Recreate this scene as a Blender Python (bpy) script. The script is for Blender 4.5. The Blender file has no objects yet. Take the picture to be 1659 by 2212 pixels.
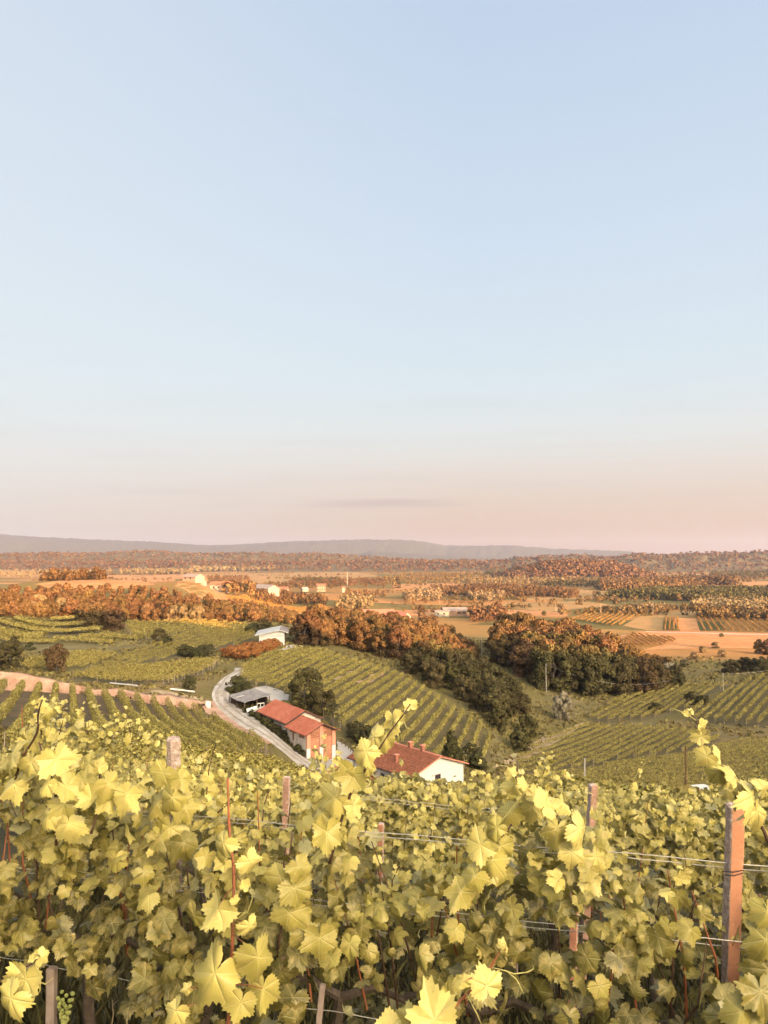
import bpy, bmesh, math, random
import numpy as np
from mathutils import Vector, Matrix
random.seed(7)
RNG = np.random.default_rng(11)
C = bpy.context.scene.collection
SC = bpy.context.scene
R = math.radians
EYE = 52.0            # height of the eye above the plain (z = 0)
FPX, CX, CY, HORIZ = 1609.0, 829.5, 1106.0, 1203.0
PITCH = math.atan((HORIZ - CY) / FPX)
SUN_EL, SUN_AZ = R(7.0), R(32)      # behind the camera, to its right

# ------------------------------------------------------------------ camera
cam = bpy.data.cameras.new('camera')
co = bpy.data.objects.new('camera', cam); C.objects.link(co); SC.camera = co
cam.sensor_fit = 'VERTICAL'; cam.sensor_height = 24
cam.angle = 2 * math.atan(CY / FPX)
cam.clip_start = 0.05; cam.clip_end = 60000
co.location = (0, 0, EYE); co.rotation_euler = (R(90) + PITCH, 0, 0)
SC.view_settings.view_transform = 'Standard'; SC.view_settings.look = 'None'
SC.view_settings.gamma = 1; SC.view_settings.use_curve_mapping = False
SC.view_settings.exposure = 2.35
SC.render.engine = 'CYCLES'
SC.cycles.max_bounces = 5; SC.cycles.diffuse_bounces = 1; SC.cycles.glossy_bounces = 2
SC.cycles.transmission_bounces = 4; SC.cycles.transparent_max_bounces = 4; SC.cycles.volume_bounces = 0
SC.cycles.use_denoising = True
SC.cycles.sample_clamp_indirect = 6

# ------------------------------------------------------------------ node helper
def nd(nt, typ, ins=None, **props):
    n = nt.nodes.new(typ)
    for k, v in props.items(): setattr(n, k, v)
    if ins:
        for k, v in ins.items():
            if isinstance(v, bpy.types.NodeSocket): nt.links.new(v, n.inputs[k])
            else: n.inputs[k].default_value = v
    return n
def math_(nt, op, a, b=None, c=None, clamp=False):
    ins = {0: a}
    if b is not None: ins[1] = b
    if c is not None: ins[2] = c
    return nd(nt, 'ShaderNodeMath', ins, operation=op, use_clamp=clamp).outputs[0]
def ramp(nt, fac, stops, interp='LINEAR'):
    n = nd(nt, 'ShaderNodeValToRGB', {0: fac}); cr = n.color_ramp; cr.interpolation = interp
    while len(cr.elements) < len(stops): cr.elements.new(0.5)
    for e, (p, c) in zip(cr.elements, stops): e.position = p; e.color = (*c, 1)
    return n.outputs[0]
def mix(nt, f, a, b, mode='MIX'):
    n = nd(nt, 'ShaderNodeMix', None, data_type='RGBA', blend_type=mode)
    for i, v in ((0, f), (6, a), (7, b)):
        if isinstance(v, bpy.types.NodeSocket): nt.links.new(v, n.inputs[i])
        else: n.inputs[i].default_value = v if i == 0 else (*v[:3], 1)
    return n.outputs[2]
def lin(r, g, b):
    f = lambda v: (v / 255 / 12.92) if v / 255 <= .04045 else ((v / 255 + .055) / 1.055) ** 2.4
    return (f(r), f(g), f(b))

# ------------------------------------------------------------------ world (sky) and sun
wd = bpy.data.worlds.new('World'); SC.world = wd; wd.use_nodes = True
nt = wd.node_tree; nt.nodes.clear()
sky = nd(nt, 'ShaderNodeTexSky', sky_type='NISHITA', sun_disc=False, sun_elevation=SUN_EL,
         sun_rotation=math.pi - SUN_AZ, altitude=100, air_density=1.0, dust_density=1.6, ozone_density=1.0)
tc = nd(nt, 'ShaderNodeTexCoord')
sep = nd(nt, 'ShaderNodeSeparateXYZ', {0: tc.outputs['Generated']})
zz = sep.outputs[2]
# thin streaks of cloud low over the horizon, away from the sun
mp = nd(nt, 'ShaderNodeMapping', {0: tc.outputs['Generated'], 'Scale': (3.0, 3.0, 42.0)})
ns = nd(nt, 'ShaderNodeTexNoise', {'Vector': mp.outputs[0], 'Scale': 1.3, 'Detail': 5.0, 'Roughness': .55})
grad = ramp(nt, math_(nt, 'MULTIPLY', zz, 1.6), [
    (0.0, lin(222, 180, 148)), (0.05, lin(223, 189, 162)), (0.125, lin(227, 207, 190)), (0.19, lin(229, 220, 211)),
    (0.25, lin(227, 230, 227)), (0.36, lin(219, 232, 238)), (0.60, lin(209, 225, 240)), (1.0, lin(192, 211, 234))])
grad = mix(nt, nd(nt, 'ShaderNodeMapRange', {0: sep.outputs[0], 1: -.5, 2: .1, 3: .45, 4: 0.0}).outputs[0], grad, lin(232, 238, 240))
band = ramp(nt, math_(nt, 'MULTIPLY', zz, 1.6), [(0.0, (0, 0, 0)), (.05, (.35,)*3), (.11, (1, 1, 1)), (.2, (.45,)*3), (.5, (.12,)*3), (1, (.05,)*3)])
streak = math_(nt, 'MULTIPLY', nd(nt, 'ShaderNodeMapRange', {0: ns.outputs[0], 1: .5, 2: .72, 3: 0, 4: 1}).outputs[0], band)
grad = mix(nt, math_(nt, 'MULTIPLY', streak, .24), grad, lin(196, 184, 188))
# one long faint cloud low over the hills
cu = math_(nt, 'DIVIDE', sep.outputs[0], .125); cw = math_(nt, 'DIVIDE', math_(nt, 'SUBTRACT', math_(nt, 'ADD', zz, math_(nt, 'MULTIPLY', math_(nt, 'SUBTRACT', ns.outputs[0], .5), .035)), .0695), .0105)
cl = math_(nt, 'SUBTRACT', 1.0, math_(nt, 'ADD', math_(nt, 'MULTIPLY', cu, cu), math_(nt, 'MULTIPLY', cw, cw)), clamp=True)
cl = math_(nt, 'MULTIPLY', math_(nt, 'MULTIPLY', cl, math_(nt, 'GREATER_THAN', sep.outputs[1], 0.0)), .62)
grad = mix(nt, cl, grad, lin(200, 179, 174))
# warm glow lobe added to the sky behind the camera, raised above the sun as key light
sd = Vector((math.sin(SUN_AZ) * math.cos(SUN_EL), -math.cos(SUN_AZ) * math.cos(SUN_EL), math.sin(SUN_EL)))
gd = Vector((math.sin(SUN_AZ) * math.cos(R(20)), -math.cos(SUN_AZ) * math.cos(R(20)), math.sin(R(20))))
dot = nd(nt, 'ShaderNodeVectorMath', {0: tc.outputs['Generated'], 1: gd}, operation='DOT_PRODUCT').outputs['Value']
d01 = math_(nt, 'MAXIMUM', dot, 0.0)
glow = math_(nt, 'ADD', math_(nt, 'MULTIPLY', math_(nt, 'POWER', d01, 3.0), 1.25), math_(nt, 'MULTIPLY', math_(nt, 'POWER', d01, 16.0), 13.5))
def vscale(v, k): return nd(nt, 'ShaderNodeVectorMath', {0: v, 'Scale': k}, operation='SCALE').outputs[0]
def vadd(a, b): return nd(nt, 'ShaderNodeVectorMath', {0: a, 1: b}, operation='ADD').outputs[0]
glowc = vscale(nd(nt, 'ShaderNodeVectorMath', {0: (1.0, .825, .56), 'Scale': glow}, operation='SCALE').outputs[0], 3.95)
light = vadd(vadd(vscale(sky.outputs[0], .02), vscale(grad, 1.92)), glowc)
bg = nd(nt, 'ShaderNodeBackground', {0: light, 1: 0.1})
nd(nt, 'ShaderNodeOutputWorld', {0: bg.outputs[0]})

sl = bpy.data.lights.new('sun', 'SUN'); so = bpy.data.objects.new('sun', sl); C.objects.link(so)
sl.energy = 5.0; sl.angle = R(0.5); sl.color = (1.0, .49, .22)
so.rotation_euler = (-sd).to_track_quat('-Z', 'Y').to_euler(); so.location = (40, -100, 120)

# ------------------------------------------------------------------ pixels <-> the place (display pixels of the 1659 x 2212 view)
cp, sp_ = math.cos(PITCH), math.sin(PITCH)
def rays(px, py):
    px = np.asarray(px, float); py = np.asarray(py, float)
    xc = (px - CX) / FPX; zc = -(py - CY) / FPX
    y = cp - sp_ * zc; z = sp_ + cp * zc
    return xc / y, z / y                          # x and z per metre of depth
def at(px, py, Y):
    a, b = rays(px, py)
    return Vector((float(a) * Y, Y, EYE + float(b) * Y))

# ------------------------------------------------------------------ the lie of the land
CTRL = """1659 1390 -52;1500 1390 -52;1380 1400 -52;1400 1340 -52;1000 1320 -52;820 1338 -48;1200 1438 -46;1300 1505 -50;1100 1440 -44
1450 1480 -51;1200 1560 -49;1120 1640 -48;1300 1720 -46;1659 1720 -43;1659 1600 -46;1550 1570 -48;1270 1550 -50;1500 1490 -50;1659 1470 -48
1659 1430 -51;530 1440 -31;590 1478 -32.8;690 1412 -31.5;640 1405 -30.5;860 1460 -37;1050 1580 -43.5;736 1557 -36.3;830 1600 -38.5;1060 1650 -45;985 1500 -41.5
700 1385 -31.5;900 1400 -36;1000 1410 -41;690 1640 -37;624 1599 -35.2;560 1545 -32.9;530 1555 -33.2;480 1510 -32;510 1445 -31;925 1700 -38;750 1640 -37.3;600 1395 -29.3
0 1452 -27;330 1512 -29;100 1492 -26;450 1552 -33;300 1610 -21;100 1600 -20;480 1612 -29;300 1470 -30;330 1489 -28.3;450 1530 -32.3
450 1430 -31;100 1450 -29;30 1420 -30;250 1400 -31;350 1385 -30.5;100 1390 -29;0 1420 -29;0 1370 -27;100 1340 -28;250 1380 -29.5
300 1345 -30.5;500 1350 -31;530 1380 -30;150 1264 -16.5;150 1254 -15.5;250 1252 -17;80 1257 -15;320 1259 -18.5;385 1263 -18;560 1286 -31;695 1309 -42;430 1270 -20;500 1300 -30;560 1340 -33;410 1255 -17;470 1277 -28;600 1320 -42
650 1300 -45;0 1275 -17;620 1290 -44;700 1330 -46;1000 1370 -47"""
cx_, cr_, cz_ = [], [], []
for t in CTRL.replace('\n', ';').split(';'):
    a, b, z = map(float, t.split()); xr, zr = rays(a, b); Y = z / zr
    cx_.append(math.atan(float(xr))); cr_.append(math.log(Y * math.hypot(1, float(xr)))); cz_.append(z)
for th, sl_ in ((-.62, .264), (-.3, .281), (-.1, .295), (.05, .308), (.25, .308), (.42, .32), (.62, .30)):
    for r in (1.0, 2.0, 3.5, 7, 14, 26, 42):
        s = sl_ + (.315 - sl_) * math.exp(-r / 5.0) + .02 * math.exp(-((r - 7) / 4) ** 2) * (th > -.2)
        cx_.append(th); cr_.append(math.log(r)); cz_.append(-1.6 - s * r * math.cos(th))
for th in (0, .25): 
    cx_.append(th); cr_.append(math.log(80)); cz_.append(-26 if th == 0 else -28)
for th in (-.62, -.5, -.35, -.2, 0, .2, .35, .5, .62):
    for r in (1000, 1600, 3000, 8000): cx_.append(th); cr_.append(math.log(r)); cz_.append(-52.0)
TH, LR, ZZ = map(np.array, (cx_, cr_, cz_))
KT, CQ = 4.5, .12
def _phi(t1, l1, t2, l2): return np.sqrt(((t1[:, None] - t2[None]) * KT) ** 2 + (l1[:, None] - l2[None]) ** 2 + CQ ** 2)
_n = len(TH)
_A = np.zeros((_n + 1, _n + 1)); _A[:_n, :_n] = _phi(TH, LR, TH, LR) - 0.004 * np.eye(_n); _A[:_n, _n] = 1; _A[_n, :_n] = 1
_W = np.linalg.solve(_A, np.append(ZZ, 0))
def sstep(a, b, x):
    t = np.clip((x - a) / (b - a), 0, 1); return t * t * (3 - 2 * t)
def vnoise(x, y, s, seed=0):
    """smooth value noise, numpy"""
    x = np.asarray(x) / s + seed * 17.3; y = np.asarray(y) / s - seed * 9.1
    xi, yi = np.floor(x), np.floor(y); fx, fy = x - xi, y - yi
    h = lambda i, j: np.mod(np.sin(i * 127.1 + j * 311.7 + seed) * 43758.5453, 1.0)
    ux, uy = fx * fx * (3 - 2 * fx), fy * fy * (3 - 2 * fy)
    return (h(xi, yi) * (1 - ux) + h(xi + 1, yi) * ux) * (1 - uy) + (h(xi, yi + 1) * (1 - ux) + h(xi + 1, yi + 1) * ux) * uy
CREST = 16.5           # the hill goes on rising behind the camera; height of its crest above the eye
def ground(x, y):
    x = np.atleast_1d(np.asarray(x, float)); y = np.atleast_1d(np.asarray(y, float))
    x, y = np.broadcast_arrays(x, y)
    shp = x.shape; x = x.ravel(); y = y.ravel(); out = np.empty(len(x))
    for i in range(0, len(x), 60000):
        xs, ys = x[i:i + 60000], y[i:i + 60000]
        th = np.arctan2(xs, ys); r = np.maximum(np.hypot(xs, ys), .8)
        zf = _phi(np.clip(th, -.62, .62), np.log(np.minimum(r, 9000)), TH, LR) @ _W[:_n] + _W[_n]
        # behind: up to the crest, then down the far side
        s = -ys
        cr = CREST - 2.5 * sstep(225, 300, xs) + 17 * np.exp(-((xs - 112) / 62) ** 4) + .5 * np.sin(xs * .05)
        zb = np.where(s < 0, -1.6 + .29 * s, -1.6 + (cr + 1.6) * np.sin(np.clip(s / 80, 0, 1) * math.pi / 2) - 70 * sstep(95, 600, s))
        zb = np.maximum(zb, -52)
        zb = zb - (zb + 52) * sstep(700, 1500, np.abs(xs))
        w = 1 - sstep(.72, 1.35, np.abs(th))
        w = np.where(r < 4, w * 1, w)
        out[i:i + 60000] = zf * w + zb * (1 - w)
    return (out + EYE).reshape(shp)
def gz(x, y): return float(ground(x, y)[0])
_T = np.geomspace(2.2, 6000, 900)
def G(px, py, rmin=0):
    """the ground point seen at a display pixel"""
    a, b = map(float, rays(px, py)); T = _T[_T >= rmin] if rmin else _T
    h = EYE + b * T - ground(a * T, T)
    k = np.nonzero(h <= 0)[0]
    if len(k) == 0: Y = T[-1]
    elif k[0] == 0: Y = T[0]
    else:
        i = k[0]; f = h[i - 1] / (h[i - 1] - h[i]); Y = T[i - 1] + f * (T[i] - T[i - 1])
    return Vector((a * Y, Y, gz(a * Y, Y)))
# ------------------------------------------------------------------ object helpers
def tag(o, label=None, cat=None, group=None, kind=None):
    if label: o['label'] = label
    if cat: o['category'] = cat
    if group: o['group'] = group
    if kind: o['kind'] = kind
    return o
def empty(name, loc=(0, 0, 0), rz=0.0):
    o = bpy.data.objects.new(name, None); C.objects.link(o); o.location = loc; o.rotation_euler = (0, 0, rz); o.empty_display_size = .2
    return o
def npmesh(name, V, F, mats, smooth=False, uv=None, mi=None):
    """mesh from numpy: V (n,3), F (m,k) of one k, or a list of such arrays"""
    Fs = F if isinstance(F, list) else [F]
    me = bpy.data.meshes.new(name); V = np.asarray(V, np.float32)
    me.vertices.add(len(V)); me.vertices.foreach_set('co', V.ravel())
    loops = np.concatenate([np.asarray(f, np.int32).ravel() for f in Fs])
    tot = np.concatenate([np.full(len(f), np.asarray(f).shape[1], np.int32) for f in Fs])
    me.loops.add(len(loops)); me.loops.foreach_set('vertex_index', loops)
    me.polygons.add(len(tot)); me.polygons.foreach_set('loop_start', np.concatenate([[0], np.cumsum(tot)[:-1]]).astype(np.int32))
    if smooth: me.polygons.foreach_set('use_smooth', np.ones(len(tot), bool))
    if mi is not None: me.polygons.foreach_set('material_index', np.asarray(mi, np.int32))
    if uv is not None:
        l = me.uv_layers.new(name='UVMap'); l.data.foreach_set('uv', np.asarray(uv, np.float32)[loops].ravel())
    me.update(calc_edges=True)
    for m in (mats if isinstance(mats, (list, tuple)) else [mats]): me.materials.append(m)
    return me
def link(name, me, parent=None, loc=None):
    o = bpy.data.objects.new(name, me); C.objects.link(o)
    if parent: o.parent = parent
    if loc is not None: o.location = loc
    return o
def kids(o): return [c for c in C.objects if c.parent == o]
def copy_tree(o, ch, parent=None):
    """copy o; ch = nested list [(child, [(grandchild, [...])])]"""
    c = o.copy(); C.objects.link(c)
    if parent: c.parent = parent
    for k, sub in ch: copy_tree(k, sub, c)
    return c

class MB:
    """collects boxes, prisms and tubes into one mesh"""
    def __init__(s): s.v = []; s.f = []; s.m = []; s.cur = 0; s.M = Matrix.Identity(4)
    def mat(s, i): s.cur = i; return s
    def add(s, vs, fs):
        b = len(s.v); s.v += [tuple(s.M @ Vector(v)) for v in vs]; s.f += [tuple(b + i for i in f) for f in fs]; s.m += [s.cur] * len(fs)
    def box(s, x0, x1, y0, y1, z0, z1):
        s.add([(x0, y0, z0), (x1, y0, z0), (x1, y1, z0), (x0, y1, z0), (x0, y0, z1), (x1, y0, z1), (x1, y1, z1), (x0, y1, z1)],
              [(3, 2, 1, 0), (4, 5, 6, 7), (0, 1, 5, 4), (1, 2, 6, 5), (2, 3, 7, 6), (3, 0, 4, 7)]); return s
    def prism(s, poly, d):
        """poly: list of 3-D points in a plane, extruded by vector d"""
        n = len(poly); P = [Vector(p) for p in poly]; Q = [p + Vector(d) for p in P]
        s.add(P + Q, [tuple(range(n - 1, -1, -1)), tuple(range(n, 2 * n))] + [(i, (i + 1) % n, n + (i + 1) % n, n + i) for i in range(n)]); return s
    def slab(s, a, b, c, d, t):
        """a quad plate thickened by t along its normal"""
        a, b, c, d = map(Vector, (a, b, c, d)); n = (b - a).cross(d - a).normalized() * t
        s.prism([a, b, c, d], n); return s
    def tube(s, pts, rad, n=6, cap=True):
        pts = [Vector(p) for p in pts]; m = len(pts); rad = rad if isinstance(rad, (list, tuple)) else [rad] * m
        vs = []; up = None
        for i, p in enumerate(pts):
            t = (pts[min(i + 1, m - 1)] - pts[max(i - 1, 0)]).normalized()
            if up is None:
                up = t.orthogonal().normalized()
            up = (up - t * up.dot(t)).normalized(); w = t.cross(up)
            for k in range(n):
                a = 2 * math.pi * k / n; vs.append(p + (up * math.cos(a) + w * math.sin(a)) * rad[i])
        fs = [(i * n + k, i * n + (k + 1) % n, (i + 1) * n + (k + 1) % n, (i + 1) * n + k) for i in range(m - 1) for k in range(n)]
        if cap: fs += [tuple(range(n - 1, -1, -1)), tuple(range((m - 1) * n, m * n))]
        s.add(vs, fs); return s
    def mesh(s, name, mats, smooth=False, bevel=0):
        me = bpy.data.meshes.new(name); me.from_pydata(s.v, [], s.f)
        for m in (mats if isinstance(mats, (list, tuple)) else [mats]): me.materials.append(m)
        me.polygons.foreach_set('material_index', s.m)
        if bevel or smooth:
            b = bmesh.new(); b.from_mesh(me)
            if bevel: bmesh.ops.bevel(b, geom=list(b.edges), offset=bevel, segments=1, affect='EDGES', clamp_overlap=True)
            if smooth:
                for f in b.faces: f.smooth = True
            b.to_mesh(me); b.free()
        me.update(); return me
    def build(s, name, mats, parent=None, loc=None, **k): return link(name, s.mesh(name, mats, **k), parent, loc)

# ------------------------------------------------------------------ materials
def mat(name, col, rough=.85, noise=None, bump=None, spec=.3, island=0, objvar=0, metal=0):
    """noise: (scale, colour2, contrast0, contrast1[, detail]); bump: (scale, strength)"""
    m = bpy.data.materials.new(name); m.use_nodes = True; n = m.node_tree; n.nodes.clear()
    out = nd(n, 'ShaderNodeOutputMaterial')
    tcn = nd(n, 'ShaderNodeTexCoord'); P = tcn.outputs['Object']
    c = nd(n, 'ShaderNodeRGB'); c.outputs[0].default_value = (*col, 1); c = c.outputs[0]
    if noise:
        for q in (noise if isinstance(noise, list) else [noise]):
            t = nd(n, 'ShaderNodeTexNoise', {'Vector': P, 'Scale': q[0], 'Detail': q[4] if len(q) > 4 else 4.0, 'Roughness': .6})
            f = nd(n, 'ShaderNodeMapRange', {0: t.outputs[0], 1: q[2], 2: q[3], 3: 0, 4: 1}).outputs[0]
            c = mix(n, f, c, q[1])
    if island:
        g = nd(n, 'ShaderNodeNewGeometry').outputs['Random Per Island']
        c = nd(n, 'ShaderNodeHueSaturation', {'Color': c, 'Value': nd(n, 'ShaderNodeMapRange', {0: g, 3: 1 - island, 4: 1 + island}).outputs[0],
               'Hue': nd(n, 'ShaderNodeMapRange', {0: g, 3: .5 - island * .03, 4: .5 + island * .03}).outputs[0]}).outputs[0]
    if objvar:
        g = nd(n, 'ShaderNodeObjectInfo').outputs['Random']
        c = nd(n, 'ShaderNodeHueSaturation', {'Color': c, 'Value': nd(n, 'ShaderNodeMapRange', {0: g, 3: 1 - objvar, 4: 1 + objvar}).outputs[0],
               'Hue': nd(n, 'ShaderNodeMapRange', {0: math_(n, 'FRACT', math_(n, 'MULTIPLY', g, 7.3)), 3: .5 - objvar * .07, 4: .5 + objvar * .05}).outputs[0]}).outputs[0]
    b = nd(n, 'ShaderNodeBsdfPrincipled', {'Base Color': c, 'Roughness': rough, 'Specular IOR Level': spec, 'Metallic': metal})
    if bump:
        t = nd(n, 'ShaderNodeTexNoise', {'Vector': P, 'Scale': bump[0], 'Detail': 5.0, 'Roughness': .65})
        n.links.new(nd(n, 'ShaderNodeBump', {'Height': t.outputs[0], 'Strength': bump[1], 'Distance': bump[2] if len(bump) > 2 else .03}).outputs[0], b.inputs['Normal'])
    n.links.new(b.outputs[0], out.inputs[0])
    return m
# ------------------------------------------------------------------ ground: one sheet to the horizon
def ground_material():
    m = bpy.data.materials.new('ground'); m.use_nodes = True; n = m.node_tree; n.nodes.clear()
    P = nd(n, 'ShaderNodeTexCoord').outputs['Object']
    far = nd(n, 'ShaderNodeAttribute', attribute_name='plain').outputs['Fac']
    def noise(scale, detail=5.0, rough=.6, vec=P): return nd(n, 'ShaderNodeTexNoise', {'Vector': vec, 'Scale': scale, 'Detail': detail, 'Roughness': rough}).outputs[0]
    rg = lambda v, a, b: nd(n, 'ShaderNodeMapRange', {0: v, 1: a, 2: b, 3: 0, 4: 1}).outputs[0]
    near = mix(n, rg(noise(.05), .35, .65), (.150, .122, .042), (.20, .152, .060))
    near = mix(n, rg(noise(.9, 6.0, .7), .42, .68), near, (.090, .077, .027))
    near = mix(n, rg(noise(.016, 3.0), .55, .75), near, (.25, .17, .08))
    # the plain: strips of stubble, meadow and crops
    mp = nd(n, 'ShaderNodeMapping', {0: P, 'Rotation': (0, 0, R(14)), 'Scale': (1 / 210., 1 / 95., 0)})
    wob = nd(n, 'ShaderNodeVectorMath', {0: mp.outputs[0], 1: nd(n, 'ShaderNodeVectorMath', {0: nd(n, 'ShaderNodeTexNoise', {'Vector': P, 'Scale': .004}).outputs['Color'], 'Scale': .5}, operation='SCALE').outputs[0]}, operation='ADD').outputs[0]
    vo = nd(n, 'ShaderNodeTexVoronoi', {'Vector': wob, 'Scale': 1.0, 'Randomness': .8}, distance='CHEBYCHEV')
    cell = nd(n, 'ShaderNodeSeparateColor', {0: vo.outputs['Color']}).outputs[0]
    pl = ramp(n, cell, [(0, (.28, .145, .046)), (.2, (.145, .11, .034)), (.34, (.34, .17, .06)), (.48, (.085, .08, .026)), (.62, (.26, .15, .052)), (.76, (.38, .205, .085)), (.88, (.10, .088, .03))], 'CONSTANT')
    cell2 = nd(n, 'ShaderNodeSeparateColor', {0: vo.outputs['Color']}).outputs[1]
    stripes = math_(n, 'SINE', math_(n, 'MULTIPLY', nd(n, 'ShaderNodeSeparateXYZ', {0: wob}).outputs[0], 260.0))
    stripes = math_(n, 'MULTIPLY', math_(n, 'MULTIPLY', rg(stripes, -.2, .6), math_(n, 'GREATER_THAN', cell2, .45)), .4)
    pl = mix(n, stripes, pl, (.17, .14, .05))
    pl = mix(n, math_(n, 'MULTIPLY', rg(noise(.02, 6.0, .65), .45, .7), .45), pl, (.23, .15, .06))
    pl = mix(n, math_(n, 'MULTIPLY', rg(noise(.12, 5.0, .7), .5, .75), .4), pl, (.12, .09, .036))
    col = mix(n, far, near, pl)
    bm_ = nd(n, 'ShaderNodeBump', {'Height': noise(1.6, 7.0, .75), 'Strength': .6, 'Distance': .35})
    b = nd(n, 'ShaderNodeBsdfPrincipled', {'Base Color': col, 'Roughness': .95, 'Specular IOR Level': .1, 'Normal': bm_.outputs[0]})
    nd(n, 'ShaderNodeOutputMaterial', {0: b.outputs[0]})
    return m
M_GROUND = ground_material()
def build_ground():
    th = np.concatenate([np.linspace(-.75, .75, 341), np.linspace(.75, 2 * math.pi - .75, 92)[1:-1]])
    rr = np.concatenate([[.4], np.geomspace(1.0, 30, 50), np.geomspace(30.5, 900, 240), np.geomspace(915, 13500, 60)])
    t, r = np.meshgrid(th, rr, indexing='ij')
    x, y = r * np.sin(t), r * np.cos(t)
    z = ground(x, y) + (vnoise(x, y, 9, 1) - .5) * .35 * sstep(25, 60, r) + (vnoise(x, y, 2.2, 2) - .5) * .1
    nt_, nr = t.shape
    V = np.stack([x, y, z], -1).reshape(-1, 3); V = np.vstack([V, [[0, 0, EYE - 1.6]]])
    i = np.arange(nt_)[:, None] * nr + np.arange(nr - 1)[None]; j = np.roll(i, -1, 0)
    F4 = np.stack([i, j, j + 1, i + 1], -1).reshape(-1, 4)[:, ::-1]
    a = np.arange(nt_) * nr; F3 = np.stack([a, np.roll(a, -1), np.full(nt_, len(V) - 1)], -1)[:, ::-1]
    me = npmesh('ground', V, [F4, F3], M_GROUND, smooth=True)
    at_ = me.attributes.new('plain', 'FLOAT', 'POINT')
    w = sstep(0.0, 1.0, (EYE - 42 - V[:, 2]) / 6 * 1.0) * sstep(330, 480, np.hypot(V[:, 0], V[:, 1]))
    w = np.maximum(w, sstep(430, 620, np.hypot(V[:, 0], V[:, 1])))
    at_.data.foreach_set('value', w.astype(np.float32))
    tag(link('ground', me), kind='structure')
build_ground()
def grass_z(x, y):
    x = np.asarray(x, float); y = np.asarray(y, float); r = np.hypot(x, y)
    return ground(x, y) + (vnoise(x, y, 9, 1) - .5) * .35 * sstep(25, 60, r) + (vnoise(x, y, 2.2, 2) - .5) * .1
# ------------------------------------------------------------------ foliage generators
def unit(v): return v / np.maximum(np.linalg.norm(v, axis=-1, keepdims=True), 1e-9)
def quads(P, N, size, rng, aspect=1.35, bend=.25):
    """leaf-like bent quads at P with normals near N"""
    n = len(P); N = unit(N); A = unit(np.cross(N, rng.normal(size=(n, 3)))); B = np.cross(N, A)
    s = np.broadcast_to(np.asarray(size), (n,))[:, None]
    a = A * s * aspect * .5; b = B * s * .5; k = N * s * bend
    V = np.stack([P - a, P - b * .9 + k * .5, P + a - k * .3, P + b * 1.1 + k * .5], 1).reshape(-1, 3)
    return V, np.arange(4 * n).reshape(n, 4)
def crown_mesh(name, m, rng, H, W, base=.12, lumps=34, leaves=4200, leaf=.42, cone=0.0, lump=.34, droop=0.0, skirt=.28):
    """a crown of leaf clumps: lumps over an egg-shaped envelope, each a shell of small leaf faces"""
    hz = H * (1 - base) / 2; zc = H * base + hz
    d = unit(rng.normal(size=(lumps, 3))); d[:, 2] = np.where(rng.random(lumps) < .25, d[:, 2], np.abs(d[:, 2]) * 1.3 - .35); d = unit(d)
    rad = rng.uniform(.62, 1.05, lumps)[:, None]
    c = d * rad * np.array([W / 2, W / 2, hz]) * .80
    if skirt and not cone:
        j = np.nonzero(rng.random(lumps) < skirt)[0]; an = rng.uniform(0, 6.28, len(j)); rr_ = rng.uniform(.45, .82, len(j)) * W / 2
        c[j] = np.stack([np.cos(an) * rr_, np.sin(an) * rr_, -hz * rng.uniform(.55, .92, len(j))], 1)
    if cone: c[:, :2] *= (1 - cone * (c[:, 2:3] / hz * .5 + .5))
    lr = rng.uniform(.6, 1.25, lumps) * lump * W / 2
    if cone: lr *= (1 - cone * .6 * (c[:, 2] / hz * .5 + .5))
    w = lr ** 2; k = rng.choice(lumps, leaves, p=w / w.sum())
    e = unit(rng.normal(size=(leaves, 3)) + .55 * d[k] + np.array([0, 0, .35]))
    P = c[k] + e * lr[k][:, None] * rng.uniform(.72, 1.12, leaves)[:, None] * np.array([1, 1, .85]) + np.array([0, 0, zc])
    if droop: P[:, 2] -= droop * rng.random(leaves) ** 2 * lr[k]
    P[:, 2] = np.maximum(P[:, 2], .05 * H)
    V, F = quads(P, e + rng.normal(size=(leaves, 3)) * .30, leaf * rng.uniform(.55, 1.3, leaves), rng)
    return npmesh(name, V, F, m), c + np.array([0, 0, zc])
def trunk_mesh(name, m, rng, H, cs, r):
    b = MB(); top = H * .62
    pts = [(0, 0, -.4)] + [(rng.normal() * .012 * H * i, rng.normal() * .012 * H * i, top * i / 4) for i in range(1, 5)]
    b.tube(pts, [r * 1.35, r, r * .8, r * .6, r * .35], 7)
    for c in cs[rng.choice(len(cs), min(7, len(cs)), replace=False)]:
        i = int(rng.integers(1, 4)); p = Vector(pts[i]); q = Vector(c); mid = p.lerp(q, .5) + Vector((0, 0, -.04 * H))
        b.tube([p, mid, q], [r * .45, r * .3, r * .1], 5)
    return b.mesh(name, m, smooth=True)

M_BARK = mat('bark', (.075, .055, .040), .9, (6, (.12, .10, .08), .4, .7), (14, .7))
M_TREE = mat('tree_leaves', (.100, .064, .026), .8, None, None, .12, island=.40, objvar=.28)
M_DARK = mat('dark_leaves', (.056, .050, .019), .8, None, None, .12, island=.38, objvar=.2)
M_PALE = mat('willow_leaves', (.15, .115, .060), .8, None, None, .12, island=.3, objvar=.2)
M_RUST = mat('rusty_leaves', (.27, .115, .035), .8, None, None, .12, island=.35, objvar=.2)
M_VINE = mat('vine_leaves', (.275, .222, .060), .75, None, None, .12, island=.42)
M_POST = mat('weathered_post', (.33, .25, .20), .9, (9, (.22, .15, .11), .4, .7), (30, .5, .01))
M_WOOD = mat('dark_wood', (.075, .050, .038), .85, (7, (.13, .09, .06), .4, .7))

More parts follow.
